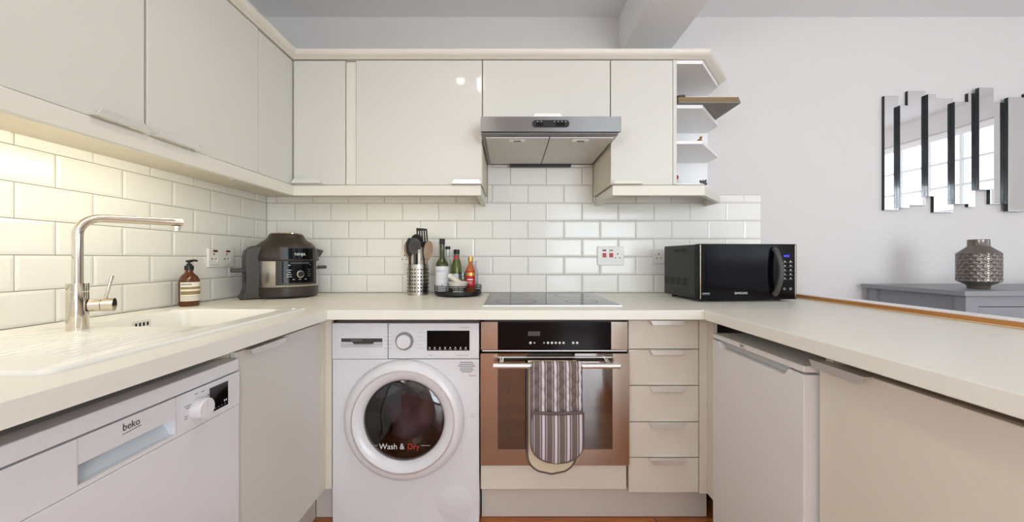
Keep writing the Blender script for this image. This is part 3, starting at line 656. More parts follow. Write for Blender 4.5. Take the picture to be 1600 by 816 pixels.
# oven
OX0, OX1 = -0.1115, 0.4745
ovn = thing('oven', (0.18, 1.78, 0.25), 'built-in stainless steel oven with dark glass door and bar handle', 'oven')
MB().box(OX0+0.012, OX1-0.012, DP+0.021, 2.05, 0.262, 0.830).build('oven_housing', M_DGREY, ovn)
ctl = MB().box(OX0, OX1, DP, DP+0.02, 0.706, 0.817).build('control_panel', M_OVSTEEL, ovn, bevel=0.001)
cg = box1('control_glass', M_DULLB, (-0.044, 0.4075, DP-0.004, DP-0.0002, 0.7065, 0.8165), ctl, bevel=0.0006)
for x, r in ((0.086, 0.0052), (0.102, 0.003), (0.140, 0.003), (0.1555, 0.0048), (0.171, 0.0048), (0.1865, 0.0048), (0.202, 0.0048), (0.2175, 0.0048), (0.256, 0.005), (0.2715, 0.005)):
    MB().lathe([(0, 0), (r, 0), (r, 0.0012), (0, 0.0015)], seg=14, M=Matrix.Translation((x, DP-0.0042, 0.7345)) @ Matrix.Rotation(PI/2, 4, 'X'), cap=False).build('touch_button', M_INKW, ctl, smooth=True)
box1('clock_display', M_DGREY, (0.076, 0.124, DP-0.0044, DP-0.0041, 0.762, 0.780), ctl)
box1('vent_gap', M_GAP, (OX0+0.004, OX1-0.004, DP+0.002, DP+0.02, 0.696, 0.7055), ovn)
box1('vent_rail', M_ALU, (OX0+0.006, OX1-0.006, DP-0.004, DP+0.0015, 0.7005, 0.7045), ovn)
od = MB()
gx0, gx1, gz0, gz1 = -0.0435, 0.4085, 0.318, 0.695
od.box(OX0, gx0, DP-0.018, DP+0.012, 0.254, 0.695).box(gx1, OX1, DP-0.018, DP+0.012, 0.254, 0.695).box(gx0, gx1, DP-0.018, DP+0.012, 0.254, gz0)
odo = od.build('door', M_OVSTEEL, ovn)
box1('door_glass', M_OVENG, (gx0+0.0005, gx1-0.0005, DP-0.0165, DP+0.012, gz0+0.0005, gz1), odo)
box1('glass_top_strip', M_ALU, (gx0+0.001, gx1-0.001, DP-0.018, DP-0.0167, 0.6785, 0.682), odo)
bz, by_ = 0.661, 1.437
hb = MB().tube([(-0.059, by_, bz), (0.423, by_, bz)], 0.0105, 20).build('handle', M_ALU, odo, smooth=True)
for x in (-0.028, 0.382): MB().tube([(x, by_+0.011, bz+0.008), (x, DP-0.0185, bz+0.012)], 0.008, 14).build('standoff', M_CHROME, odo, smooth=True)
# drawer front under the oven
t = thing('oven_base_unit', (0.18, 1.7, 0.148), 'plain cream panel drawer directly below the oven', 'base unit')
MB().box(OX0, OX1-0.006, DP, DP+0.018, 0.15, 0.2475).build('drawer_front', M_BEIGE, t, bevel=0.0015)
MB().box(OX0+0.01, OX1-0.012, DP+0.0185, 2.0, 0.152, 0.240).build('drawer_box', M_CARC, t)
box1('label_tab', M_LABEL, (0.104, 0.238, DP-0.003, DP-0.0005, 0.229, 0.244), t)

# drawer chest
DX0, DX1 = 0.4775, 0.7575
dc = thing('drawer_unit', (0.62, 1.78, 0.14), 'cream five-drawer unit with metal lip handles right of the oven', 'drawer unit')
MB().box(DX0, DX1, DP+0.019, 2.08, 0.140, ZB-0.001).build('carcass', M_CARC, dc)
for z0, z1 in ((0.7095, 0.8235), (0.565, 0.706), (0.4195, 0.5615), (0.2775, 0.416), (0.137, 0.274)):
    d = MB().box(DX0+0.0005, DX1-0.001, DP, DP+0.018, z0, z1).build('drawer', M_BEIGE, dc, bevel=0.0015)
    lip_handle('S', DP, 0.556, 0.697, z1+0.0005, d, up=False, h=0.017, out=0.018)

# hob
hob = thing('hob', (0.176, 1.80, WT), 'black glass ceramic hob set into the worktop under the hood', 'hob')
MB().box(-0.103, 0.455, 1.525, 2.065, WT+0.0005, WT+0.005).build('glass_top', M_HOB, hob, bevel=0.001)
MB().box(-0.105, 0.457, 1.521, 1.5245, WT+0.0005, WT+0.0055).build('front_trim', M_ALU, hob)
for x, y, r in ((0.03, 1.66, 0.09), (0.03, 1.92, 0.07), (0.32, 1.66, 0.07), (0.32, 1.92, 0.09)):
    MB().lathe([(r, 0), (r, 0.0002), (r-0.0015, 0.0002), (r-0.0015, 0)], (x, y, WT+0.0052), 40, cap=False).build('cooking_zone', M_DGREY, hob)

# ------------------------------------------------------------------ left run: dishwasher, sink cupboard
FX = -0.72
dw = thing('dishwasher', (-1.0, 0.71, 0.0), 'white dishwasher with dial and dark display under the drainer', 'dishwasher')
dy0, dy1 = 0.412, 1.009
MB().box(-1.32, FX-0.046, dy0+0.004, dy1-0.004, 0.02, 0.800).build('cabinet_shell', M_LGREY, dw)
MB().box(FX-0.045, FX, dy0, dy1, 0.7715, 0.803).build('top_strip', M_WHITE, dw, bevel=0.003)
ry0, ry1, rz0, rz1 = 0.631, 0.8155, 0.690, 0.7245
fa_ = MB().box(FX-0.045, FX, dy0, ry0, 0.682, 0.769).box(FX-0.045, FX, ry1, dy1, 0.682, 0.769).box(FX-0.045, FX, ry0, ry1, rz1, 0.769).box(FX-0.045, FX, ry0, ry1, 0.682, rz0).build('control_fascia', M_WHITE, dw)
MB().prism([(FX-0.044, rz0), (FX-0.012, rz0), (FX-0.036, rz1), (FX-0.044, rz1)], 'y', ry0, ry1).build('grip_recess', mat('pale_blue_plastic', (206, 214, 220), 0.4, var=0.01), fa_)
MB().box(FX-0.045, FX, dy0, dy1, 0.10, 0.6805).build('door', M_WHITE, dw, bevel=0.002)
MB().box(FX-0.10, FX-0.075, dy0+0.01, dy1-0.01, 0.0, 0.098).build('kick_plate', M_WHITE, dw)
for y in (ry0-0.001, ry1+0.001): box1('seam', M_LGREY, (FX+0.0001, FX+0.0004, y-0.0005, y+0.0005, 0.690, 0.768), fa_)
text('maker_lettering', 'beko', 0.0195, (FX+0.0004, 0.7035, 0.7475), RE, M_INK, fa_, sx=0.86)
MB().prism([(0.7035, 0.7405), (0.7395, 0.7435), (0.7395, 0.7447), (0.7035, 0.7417)], 'x', FX+0.0001, FX+0.0005).build('logo_underline', M_INK, fa_)
RKE = Matrix.Translation((FX, 0.874, 0.723)) @ Matrix.Rotation(PI/2, 4, 'Y')
kb = MB().lathe([(0, 0.0003), (0.0245, 0.0003), (0.0235, 0.021), (0.0215, 0.023), (0, 0.023)], seg=40, M=RKE, cap=False).build('dial', M_WHITE, dw, smooth=True)
box1('pointer', M_LGREY, (FX+0.0231, FX+0.0236, 0.8735, 0.8745, 0.725, 0.743), kb)
for y, z, l in ((0.838, 0.738, 0.022), (0.842, 0.733, 0.014), (0.838, 0.716, 0.008), (0.838, 0.711, 0.008), (0.866, 0.757, 0.008), (0.884, 0.756, 0.009), (0.902, 0.742, 0.006)):
    box1('programme_mark', M_INKG, (FX+0.0001, FX+0.0004, y, y+l, z, z+0.0022), fa_)
dsp = box1('display', M_BGLASS, (FX+0.0002, FX+0.0012, 0.9085, 0.967, 0.697, 0.757), dw)
for k in range(5): box1('display_mark', M_INKG, (FX+0.0013, FX+0.0016, 0.912+k*0.0105, 0.917+k*0.0105, 0.702, 0.704), dsp)
for k in range(2): box1('display_mark', M_INKW, (FX+0.0013, FX+0.0016, 0.953+k*0.006, 0.956+k*0.006, 0.709, 0.714), dsp)

t = thing('sink_cupboard', (-1.0, 1.24, 0.15), 'cream base cupboard under the sink bowl on the left', 'cupboard', 'cream base cupboards')
MB().box(-1.34, -0.752, 1.0125, 1.0285, 0.15, ZB-0.001).box(-1.34, -0.752, 1.4535, 1.4695, 0.15, ZB-0.001).box(-1.34, -0.752, 1.029, 1.453, 0.15, 0.166).box(-1.34, -1.33, 1.029, 1.453, 0.166, ZB-0.001).build('carcass', M_CARC, t)
d = door('E', -0.732, 1.0145, 1.4675, 0.152, 0.8175, t)
lip_handle('E', -0.732, 1.035, 1.205, 0.8185, d, up=False, h=0.016, out=0.022)

# ------------------------------------------------------------------ right run: fridge, cupboards
FRX = 0.772
fr = thing('fridge', (1.05, 1.2, 0.0), 'white undercounter fridge below the right worktop', 'fridge')
fy0, fy1 = 0.988, 1.43
MB().box(FRX+0.048, 1.30, fy0+0.002, fy1-0.002, 0.02, 0.768).build('cabinet_shell', M_FRIDGE, fr)
MB().box(FRX, 1.30, fy0, fy1, 0.7695, 0.788).build('top_lid', M_FRIDGE, fr, bevel=0.004)
MB().prism([(fy0, 0.05), (fy1, 0.05), (fy1, 0.7645), (1.392, 0.7645), (1.374, 0.744), (1.062, 0.744), (1.044, 0.7645), (fy0, 0.7645)], 'x', FRX, FRX+0.045).build('door', M_FRIDGE, fr, bevel=0.003)
MB().box(FRX+0.020, FRX+0.044, 1.06, 1.376, 0.7455, 0.7640).build('grip_recess', M_LGREY, fr)
text('maker_lettering', 'beko', 0.013, (FRX-0.0003, 1.262, 0.7775), RW, M_INK, fr, sx=0.9)
box1('logo_underline', M_INK, (FRX-0.0004, FRX-0.0001, 1.232, 1.262, 0.7735, 0.7745), fr)
for y in (1.03, 1.39): MB().lathe([(0, 0), (0.018, 0), (0.018, 0.02), (0, 0.02)], (0.88, y, 0), 14, cap=False).build('foot', M_BLACK, fr)
for (c0, c1, lab, hnd) in ((0.372, 0.980, 'wide cream base cupboard with grey lip handle beside the fridge', True), (-0.5, 0.368, 'cream base cupboard nearest the viewer under the right worktop', True)):
    t = thing('base_cupboard', (1.1, (c0+c1)/2, 0.15), lab, 'cupboard', 'cream base cupboards')
    MB().box(0.823, 1.39, c0, c1, 0.15, 0.800).box(0.823, 0.853, c1-0.022, c1, 0.800, ZB-0.001).build('carcass', M_CARC, t)
    MB().box(0.856, 1.39, c0+0.001, c1-0.024, 0.8005, ZB-0.001).build('painted_shade_strip', M_GAP, t)  # dark strip coloured in for the shade in the gap under the worktop
    d = door('W', 0.804, c0+0.002, c1-0.002, 0.152, 0.806, t, m=M_BEIGE)
    lip_handle('W', 0.804, c1-0.150, c1+0.002 if c1 > 0.9 else c1-0.004, 0.8075, d, up=False, h=0.018, out=0.022)

# ------------------------------------------------------------------ sockets
def socket(face, p, a0, a1, z0, z1, label, rockers=(), pins=(), name='wall_socket'):
    am = (a0+a1)/2
    t = thing(name, (am, p, z0) if face == 'S' else (p, am, z0), label, 'socket', 'white wall sockets')
    mb = MB(); fbox(mb, face, p, a0, a1, 0.0005, 0.012, z0, z1); pl = mb.build('face_plate', M_PLASTIC, t, bevel=0.003)
    for (a, z, wd, h, m, nm) in rockers:
        mb = MB(); fbox(mb, face, p, a-wd/2, a+wd/2, 0.0122, 0.0165 if nm == 'rocker' else 0.0128, z-h/2, z+h/2); mb.build(nm, m, t, bevel=0.0006 if nm == 'rocker' else 0)
    for (a, z) in pins:
        for da, dz_, wd, h in ((0, 0.012, 0.005, 0.009), (-0.0115, -0.010, 0.007, 0.005), (0.0115, -0.010, 0.007, 0.005)):
            mb = MB(); fbox(mb, face, p, a+da-wd/2, a+da+wd/2, 0.0121, 0.0125, z+dz_-h/2, z+dz_+h/2); mb.build('pin_slot', M_GAP, t)
    return t
socket('S', YB, 0.4985, 0.6455, 1.032, 1.139, 'white cooker switch plate with two red rockers above the worktop', [(0.536, 1.088, 0.020, 0.024, M_SOCKR, 'rocker'), (0.574, 1.088, 0.020, 0.024, M_SOCKR, 'rocker'), (0.536, 1.115, 0.020, 0.008, M_INK, 'legend'), (0.574, 1.115, 0.020, 0.008, M_INKG, 'legend')], [(0.610, 1.083)])
socket('S', YB, 0.809, 0.955, 1.040, 1.125, 'white wall socket half hidden behind the microwave', [(0.815, 1.09, 0.006, 0.012, M_PLASTIC, 'rocker')], [(0.842, 1.082), (0.92, 1.082)])
socket('S', YB, -0.605, -0.459, 1.040, 1.125, 'white wall socket behind the cooking utensils', [(-0.565, 1.10, 0.010, 0.014, M_PLASTIC, 'rocker')], [(-0.585, 1.075), (-0.48, 1.075)])
st = socket('E', XL, 1.703, 1.862, 1.030, 1.116, 'white double switched socket on left wall beside the pressure cooker', [(1.743, 1.104, 0.026, 0.009, mat('neon_window', (90, 22, 14), 0.3, var=0.02), 'neon'), (1.821, 1.104, 0.026, 0.009, MATS['neon_window'], 'neon'), (1.757, 1.064, 0.014, 0.018, M_PLASTIC, 'rocker'), (1.836, 1.064, 0.014, 0.018, M_PLASTIC, 'rocker'), (1.742, 1.040, 0.045, 0.003, M_LGREY, 'legend'), (1.823, 1.040, 0.012, 0.003, M_LGREY, 'legend')], [(1.735, 1.078), (1.812, 1.078)])

# ------------------------------------------------------------------ pressure cooker
ck = thing('pressure_cooker', (-1.133, 1.925, WT), 'large dark grey and steel multi cooker in the worktop corner', 'pressure cooker', rz=math.radians(52)); ck.scale = (0.97, 0.97, 1.0)
L = dict(local=True); RB = Matrix.Rotation(math.radians(-12), 4, 'Z')     # the hinge side sits a little round from the panel
MB().lathe([(0, 0.006), (0.142, 0.006), (0.149, 0.014), (0.150, 0.052), (0.147, 0.056), (0, 0.056)], seg=64, cap=False).build('base_ring', M_COOK, ck, smooth=True, **L)
MB().lathe([(0.1465, 0.0562), (0.1475, 0.058), (0.1475, 0.180), (0.1465, 0.182)], seg=64, cap=False).build('steel_band', M_STEELV, ck, smooth=True, **L)
MB().lathe([(0.150, 0.182), (0.152, 0.184), (0.152, 0.205), (0.150, 0.215), (0.144, 0.236), (0.132, 0.258), (0.115, 0.275), (0.098, 0.286), (0.088, 0.294), (0.083, 0.304), (0.080, 0.312), (0.074, 0.316), (0.0, 0.316)], seg=64, cap=False).build('lid', M_COOK, ck, smooth=True, angle=50, **L)
MB().lathe([(0.076, 0.3162), (0.074, 0.321), (0.062, 0.322), (0.055, 0.318), (0, 0.318)], seg=48, cap=False).build('lid_cap', M_CHROME, ck, smooth=True, **L)
F0 = -PI/2
MB().prism([(-0.07, 0), (0.07, 0)], 'z', 0, 0) if False else None
pn = arc_plate(0, 0, 0.1480, 0.1560, 0.066, 0.184, F0-0.68, F0+0.68, 24).build('front_housing', M_COOK, ck, smooth=True, bevel=0.002, **L)
up_ = arc_plate(0, 0, 0.1470, 0.1575, 0.186, 0.248, F0-0.58, F0+0.58, 24).build('upper_housing', M_COOK, ck, bevel=0.002, **L)
arc_plate(0, 0, 0.1576, 0.1590, 0.190, 0.243, F0-0.46, F0+0.46, 24).build('logo_panel', M_DULLB, up_, bevel=0.0005, **L)
cpn = arc_plate(0, 0, 0.1561, 0.1575, 0.076, 0.181, F0-0.50, F0+0.50, 24).build('control_panel', M_DULLB, pn, bevel=0.0005, **L)
RDN = Matrix.Translation((0, -0.1572, 0.118)) @ Matrix.Rotation(PI/2, 4, 'X')
dl = MB().lathe([(0, 0.0), (0.0175, 0.0), (0.0175, 0.007), (0.0135, 0.008)], seg=36, M=RDN, cap=False).build('dial', M_CHROME, ck, smooth=True, **L)
MB().lathe([(0.0134, 0.006), (0.0134, 0.011), (0, 0.011)], seg=36, M=RDN, cap=False).build('dial_cap', M_BLACK, dl, smooth=True, **L)
text('maker_lettering', 'NINJA', 0.019, (0, -0.1594, 0.208), RS, M_INKW, ck, local=True, align='CENTER')
def onarc(name, a, z, wd, h, m, parent, r=0.1577):
    arc_plate(0, 0, r, r+0.0004, z, z+h, F0+a-wd/2/r, F0+a+wd/2/r, 3).build(name, m, parent, **L)
for k, wd in enumerate((0.018, 0.012, 0.020, 0.022)):
    onarc('function_mark', -0.30, 0.137-k*0.0105, wd, 0.0022, M_INKW, cpn); onarc('function_mark', 0.30, 0.139-k*0.0105, wd*0.75, 0.0018, M_INKG, cpn)
for a in (-0.18, 0.0, 0.18): onarc('function_mark', a, 0.092, 0.009, 0.0022, M_INKW, cpn)
onarc('function_mark', -0.30, 0.160, 0.010, 0.003, M_INKW, cpn); onarc('function_mark', 0.34, 0.162, 0.008, 0.002, M_INKG, cpn)
box1('painted_glint', M_DGREY, (-0.045, 0.045, -0.1588, -0.1578, 0.168, 0.176), cpn, local=True)  # grey strip painted on the control panel as a glint
MB().prism([(-0.208, 0.0), (-0.10, 0.0), (-0.10, 0.252), (-0.14, 0.256), (-0.165, 0.250), (-0.182, 0.232), (-0.188, 0.20), (-0.186, 0.05), (-0.194, 0.025)], 'y', -0.072, 0.072, RB).build('hinge_block', M_COOK, ck, bevel=0.008, seg=3, **L)
for k in range(7): MB().box(-0.1878, -0.180, -0.073, -0.060, 0.082+k*0.008, 0.0855+k*0.008, RB).build('vent_slot', M_GAP, ck, **L)
MB().box(-0.238, -0.180, -0.035, 0.035, 0.128, 0.146, RB).build('side_handle', M_COOK, ck, bevel=0.004, **L)
MB().box(0.145, 0.188, -0.035, 0.035, 0.140, 0.156, RB).build('side_handle', M_COOK, ck, bevel=0.004, **L)
MB().prism([(0.140, 0.195), (0.158, 0.205), (0.176, 0.236), (0.160, 0.240), (0.138, 0.246)], 'y', -0.02, 0.02, RB).build('steam_spout', M_COOK, ck, bevel=0.002, **L)
for a in (0.4, 2.0, 3.6, 5.2): MB().lathe([(0, 0), (0.014, 0), (0.014, 0.0065), (0, 0.0065)], (0.115*math.cos(a), 0.115*math.sin(a), 0), 12, cap=False).build('foot', M_BLACK, ck, **L)

# ------------------------------------------------------------------ utensil pot and utensils
UX, UY = -0.484, 2.015
up = thing('utensil_pot', (UX, UY, WT), 'perforated stainless steel utensil pot on the back worktop', 'utensil pot')
MB().lathe([(0, 0), (0.055, 0), (0.055, 0.163), (0.0535, 0.163), (0.0535, 0.003), (0, 0.003)], (UX, UY, WT), 48, cap=False).build('pot', M_STEELV, up, smooth=True)
hm = MB()
for a_c in (-1.9, -1.05, -2.85, -0.2):
    for ia in range(3):
        a = a_c+(ia-1)*0.27
        for iz in range(7):
            z = WT+0.022+iz*0.019
            hm.lathe([(0, 0), (0.0041, 0), (0.0041, 0.0005), (0, 0.0006)], seg=8, M=Matrix.Translation((UX+0.0551*math.cos(a), UY+0.0551*math.sin(a), z)) @ Matrix.Rotation(a, 4, 'Z') @ Matrix.Rotation(PI/2, 4, 'Y'), cap=False)
ho = hm.build('perforation', M_GAP, up); ho['kind'] = 'stuff'
def utensil(name, label, top, foot, hr, m, head, mh=None):
    t = thing(name, foot, label, 'utensil', 'cooking utensils in the pot')
    P0, P1 = Vector(foot), Vector(top)
    MB().tube([P0, P0.lerp(P1, 0.5), P1], [hr, hr*0.9, hr], 12).build('handle', m, t, smooth=True)
    dirv = (P1-P0).normalized(); head(t, P1, dirv, mh or m)
    return t
def basis(d):
    y = Vector((0, -1, 0)); x = d.cross(y).normalized(); y = x.cross(d).normalized()
    return x, y
def oval_head(wd, ln, th=0.006, cup=0.006):
    def f(t, P, d, m):
        x, y = basis(d); c = P+d*ln*0.45; vs = []; fs = []; nr, ns = 5, 24
        for s in (1, -1):
            for r in range(nr+1):
                q = r/nr
                for k in range(ns):
                    a = 2*PI*k/ns; p = c+x*(wd/2*q*math.cos(a))+d*(ln/2*q*math.sin(a))-y*(cup*(1-q*q))+y*(s*th/2*math.sqrt(max(0, 1-q**4))); vs.append(p)
        o = (nr+1)*ns
        for s in (0, o):
            for r in range(nr):
                for k in range(ns): fs.append((s+r*ns+k, s+r*ns+(k+1) % ns, s+(r+1)*ns+(k+1) % ns, s+(r+1)*ns+k))
        MB().add(vs, fs).build('head', m, t, smooth=True, angle=180)
    return f
def slotted_head(wd, ln):
    def f(t, P, d, m):
        x, y = basis(d); mb = MB(); Mx = Matrix((tuple(x)+(0,), tuple(y)+(0,), tuple(d)+(0,), (0, 0, 0, 1))).transposed(); Mx = Matrix.Translation(P) @ Mx
        mb.prism([(-wd*0.3, 0), (wd*0.3, 0), (wd*0.5, ln*0.28), (-wd*0.5, ln*0.28)], 'y', -0.0015, 0.0015, Mx)
        mb.prism([(-wd*0.5, ln*0.84), (wd*0.5, ln*0.84), (wd*0.47, ln*0.93), (-wd*0.44, ln), (-wd*0.5, ln*0.98)], 'y', -0.0015, 0.0015, Mx)
        for k in range(5):
            u = -wd*0.5+k*wd/4.6; mb.box(u, u+wd*0.13, -0.0015, 0.0015, ln*0.28, ln*0.84, Mx)
        mb.build('head', m, t)
    return f
def holed_head(wd, ln):
    base = oval_head(wd, ln, 0.004, 0.004)
    def f(t, P, d, m):
        base(t, P, d, m); x, y = basis(d); c = P+d*ln*0.45; mb = MB()
        for i in range(-2, 3):
            for j in range(-2, 3):
                if i*i+j*j < 6:
                    p = c+x*i*wd*0.13+d*j*ln*0.11+y*0.004; mb.lathe([(0, 0), (0.0022, 0), (0.0022, 0.0006), (0, 0.0006)], seg=8, M=Matrix.Translation(p) @ Matrix.Rotation(PI/2, 4, 'X'), cap=False)
        o = mb.build('drain_hole', M_GAP, t); o['kind'] = 'stuff'
    return f
zb_ = WT+0.006
utensil('slotted_turner', 'black slotted turner, tallest of the utensils in the steel pot', (UX+0.024, UY+0.010, 1.13), (UX+0.040, UY+0.018, zb_), 0.0055, M_BLACK, slotted_head(0.058, 0.105))
utensil('serving_spoon', 'black spoon behind the turner in the steel utensil pot', (UX-0.016, UY+0.036, 1.15), (UX-0.014, UY+0.034, zb_), 0.0055, M_BLACK, oval_head(0.062, 0.055))
utensil('skimmer', 'black perforated round skimmer at the front of the utensil pot', (UX-0.008, UY-0.036, 1.095), (UX-0.012, UY-0.030, zb_), 0.007, M_DGREY, holed_head(0.064, 0.086))
utensil('black_spatula', 'flat black spatula at the left inside the utensil pot', (UX-0.040, UY-0.012, 1.085), (UX-0.034, UY-0.012, zb_), 0.0055, M_BLACK, oval_head(0.04, 0.1, 0.005, 0.001))
utensil('wooden_spoon', 'pale wooden spoon leaning left out of the utensil pot', (UX-0.052, UY+0.014, 1.075), (UX-0.034, UY+0.012, zb_), 0.006, M_WSPOON, oval_head(0.046, 0.095))
utensil('wooden_spoon', 'brown wooden spoon leaning right out of the utensil pot', (UX+0.050, UY-0.004, 1.065), (UX+0.030, UY-0.008, zb_), 0.006, M_WSPOON, oval_head(0.05, 0.105))
def knob_head(t, P, d, m): MB().tube([P-d*0.015, P+d*0.004], [0.0085, 0.0075], 12).build('handle_cap', M_LGREY, t, smooth=True)
utensil('white_handled_tool', 'utensil with white handle at the front of the steel pot', (UX+0.018, UY-0.047, 1.112), (UX+0.012, UY-0.030, zb_), 0.0075, M_PLASTIC, knob_head)

# ------------------------------------------------------------------ turntable with bottles
TX, TY = -0.266, 1.985
tt = thing('turntable_tray', (TX, TY, WT), 'round black wire-railed turntable tray left of the hob', 'tray')
MB().lathe([(0, 0.0), (0.075, 0.0), (0.08, 0.004), (0.116, 0.005), (0.122, 0.010), (0.122, 0.026), (0.119, 0.026), (0.117, 0.020), (0, 0.020)], (TX, TY, WT), 56, cap=False).build('tray', M_BLACK, tt, smooth=True)
for z in (0.036, 0.045, 0.054):
    MB().tube([(TX+0.121*math.cos(2*PI*k/48), TY+0.121*math.sin(2*PI*k/48), WT+z) for k in range(49)], 0.0019, 6).build('rail', M_BLACK, tt, smooth=True)
for k in range(12):
    a = 2*PI*k/12+0.15; MB().tube([(TX+0.1205*math.cos(a), TY+0.1205*math.sin(a), WT+0.024), (TX+0.1205*math.cos(a), TY+0.1205*math.sin(a), WT+0.054)], 0.0015, 6).build('rail_post', M_BLACK, tt)
ZT = WT+0.0205
def bottle(name, x, y, prof, m, label, capp=None, capm=None, lab=None, labm=None, cat='bottle', extra=None, k=1.0):
    t = thing(name, (x, y, ZT), label, cat, 'bottles on the turntable')
    t.scale = (1, 1, k)
    b = MB().lathe(prof, (x, y, ZT), 32, cap=False).build('bottle_body', m, t, smooth=True, angle=50)
    if capp: MB().lathe(capp, (x, y, ZT), 24, cap=False).build('cap', capm, t, smooth=True)
    if lab:
        l = arc_plate(x, y, lab[0], lab[0]+0.0005, ZT+lab[1], ZT+lab[2], -PI/2-1.5, -PI/2+1.5, 24).build('label', labm, t, smooth=True)
        if extra: extra(l, x, y)
    return t
def oil_marks(l, x, y):
    text('label_lettering', 'BELAZU', 0.014, (x, y-0.0345, ZT+0.094), RS, mat('pale_blue_ink', (150, 170, 200), 0.6, var=0.02), l, align='CENTER', sx=0.95)
    MB().prism([(x+0.002, ZT+0.022), (x+0.010, ZT+0.038), (x+0.004, ZT+0.034)], 'y', y-0.0345, y-0.0343).build('leaf_mark', M_INK, l)
    for k in range(3): box1('label_line', M_LGREY, (x-0.018, x+0.018, y-0.0345, y-0.0343, ZT+0.060+k*0.009, ZT+0.0612+k*0.009), l)
bottle('oil_bottle', -0.346, 1.962, [(0, 0), (0.030, 0), (0.033, 0.004), (0.033, 0.125), (0.031, 0.136), (0.017, 0.155), (0.0135, 0.165), (0.0135, 0.222), (0, 0.222)], M_OIL,
       'tall dark green oil bottle with white label on the turntable', [(0, 0.2225), (0.0145, 0.2225), (0.0145, 0.250), (0, 0.250)], M_BLACK, (0.0332, 0.004, 0.120), M_LABELW, extra=oil_marks, k=1.105)
bottle('vinegar_bottle', -0.330, 2.042, [(0, 0), (0.021, 0), (0.022, 0.004), (0.022, 0.12), (0.014, 0.16), (0.0125, 0.20), (0, 0.20)], M_CLEAR,
       'clear bottle with black cap standing behind the oil bottle', [(0, 0.2005), (0.014, 0.2005), (0.014, 0.215), (0, 0.215)], M_BLACK, k=1.11)
def neck_tag(l, x, y): arc_plate(x, y, 0.0150, 0.0172, ZT+0.150, ZT+0.172, -PI/2-1.5, -PI/2+0.6, 10).build('neck_tag', mat('pink_tag', (198, 50, 84), 0.5, var=0.03), l, smooth=True)
bottle('green_bottle', -0.281, 2.035, [(0, 0), (0.026, 0), (0.028, 0.004), (0.028, 0.11), (0.025, 0.135), (0.0155, 0.16), (0.0145, 0.18), (0, 0.18)], M_GREEN2,
       'olive green bottle with black cap and pink neck tag', [(0, 0.1805), (0.016, 0.1805), (0.016, 0.204), (0, 0.204)], M_BLACK, (0.0282, 0.02, 0.085), M_LABELW, extra=neck_tag, k=1.085)
def sauce_marks(l, x, y):
    arc_plate(x, y, 0.0258, 0.0262, ZT+0.077, ZT+0.092, -PI/2-1.2, -PI/2+1.2, 16).build('label_band', M_GOLD, l, smooth=True)
    [arc_plate(x, y, 0.0260, 0.0263, ZT+z, ZT+z+h, -PI/2-q, -PI/2+q, 8).build('label_line', M_INKW, l, smooth=True) for z, h, q in ((0.056, 0.006, 0.6), (0.047, 0.002, 0.4), (0.040, 0.002, 0.5))]
bottle('sauce_bottle', -0.200, 1.972, [(0, 0), (0.023, 0), (0.0252, 0.003), (0.0252, 0.095), (0.022, 0.112), (0.011, 0.130), (0.010, 0.145), (0, 0.145)], M_SAUCE,
       'small sauce bottle with red label and gold cap on the turntable', [(0, 0.1452), (0.013, 0.1452), (0.014, 0.155), (0.0125, 0.168), (0, 0.170)], M_GOLD, (0.0254, 0.018, 0.100), M_RED, extra=sauce_marks, k=1.09)
bottle('clear_bottle', -0.186, 2.027, [(0, 0), (0.022, 0), (0.023, 0.004), (0.023, 0.09), (0.013, 0.115), (0.012, 0.135), (0.015, 0.137), (0.015, 0.142), (0, 0.142)], M_CLEAR,
       'plain clear glass bottle at the right end of the turntable', k=1.12)
gt = thing('ribbed_tumbler', (-0.245, 2.000, ZT), 'clear ribbed glass tumbler behind the mortar on the turntable', 'glass')
vs = []; fs = []; n = 48
for z, r in ((0, 0.019), (0.10, 0.0215), (0.10, 0.0195), (0.004, 0.017)):
    for k in range(n): rr = r+(0.0008 if k % 4 < 2 and r > 0.0186 and z < 0.11 and r not in (0.0195,) else 0); vs.append((-0.245+rr*math.cos(2*PI*k/n), 2.000+rr*math.sin(2*PI*k/n), ZT+z))
for i in range(3):
    for k in range(n): fs.append((i*n+k, i*n+(k+1) % n, (i+1)*n+(k+1) % n, (i+1)*n+k))
MB().add(vs, fs+[tuple(range(3*n, 4*n)), tuple(range(n))]).build('tumbler', M_CLEAR, gt, smooth=True)
mt = thing('mortar', (-0.258, 1.920, ZT), 'pale marble mortar bowl at the front of the turntable', 'mortar')
MB().lathe([(0, 0), (0.026, 0), (0.027, 0.006), (0.022, 0.010), (0.034, 0.020), (0.046, 0.036), (0.050, 0.054), (0.047, 0.056), (0.042, 0.044), (0.028, 0.024), (0, 0.018)], (-0.258, 1.920, ZT), 40, cap=False).build('bowl', M_MARBLE, mt, smooth=True, angle=60)
tag(MB().tube([(-0.236, 1.916, ZT+0.042), (-0.258, 1.912, ZT+0.055), (-0.281, 1.904, ZT+0.074), (-0.298, 1.898, ZT+0.086), (-0.305, 1.896, ZT+0.090)], [0.012, 0.0145, 0.012, 0.0135, 0.008], 16).build('pestle', M_MARBLE, smooth=True), 'pale marble pestle leaning in the mortar bowl', 'pestle')

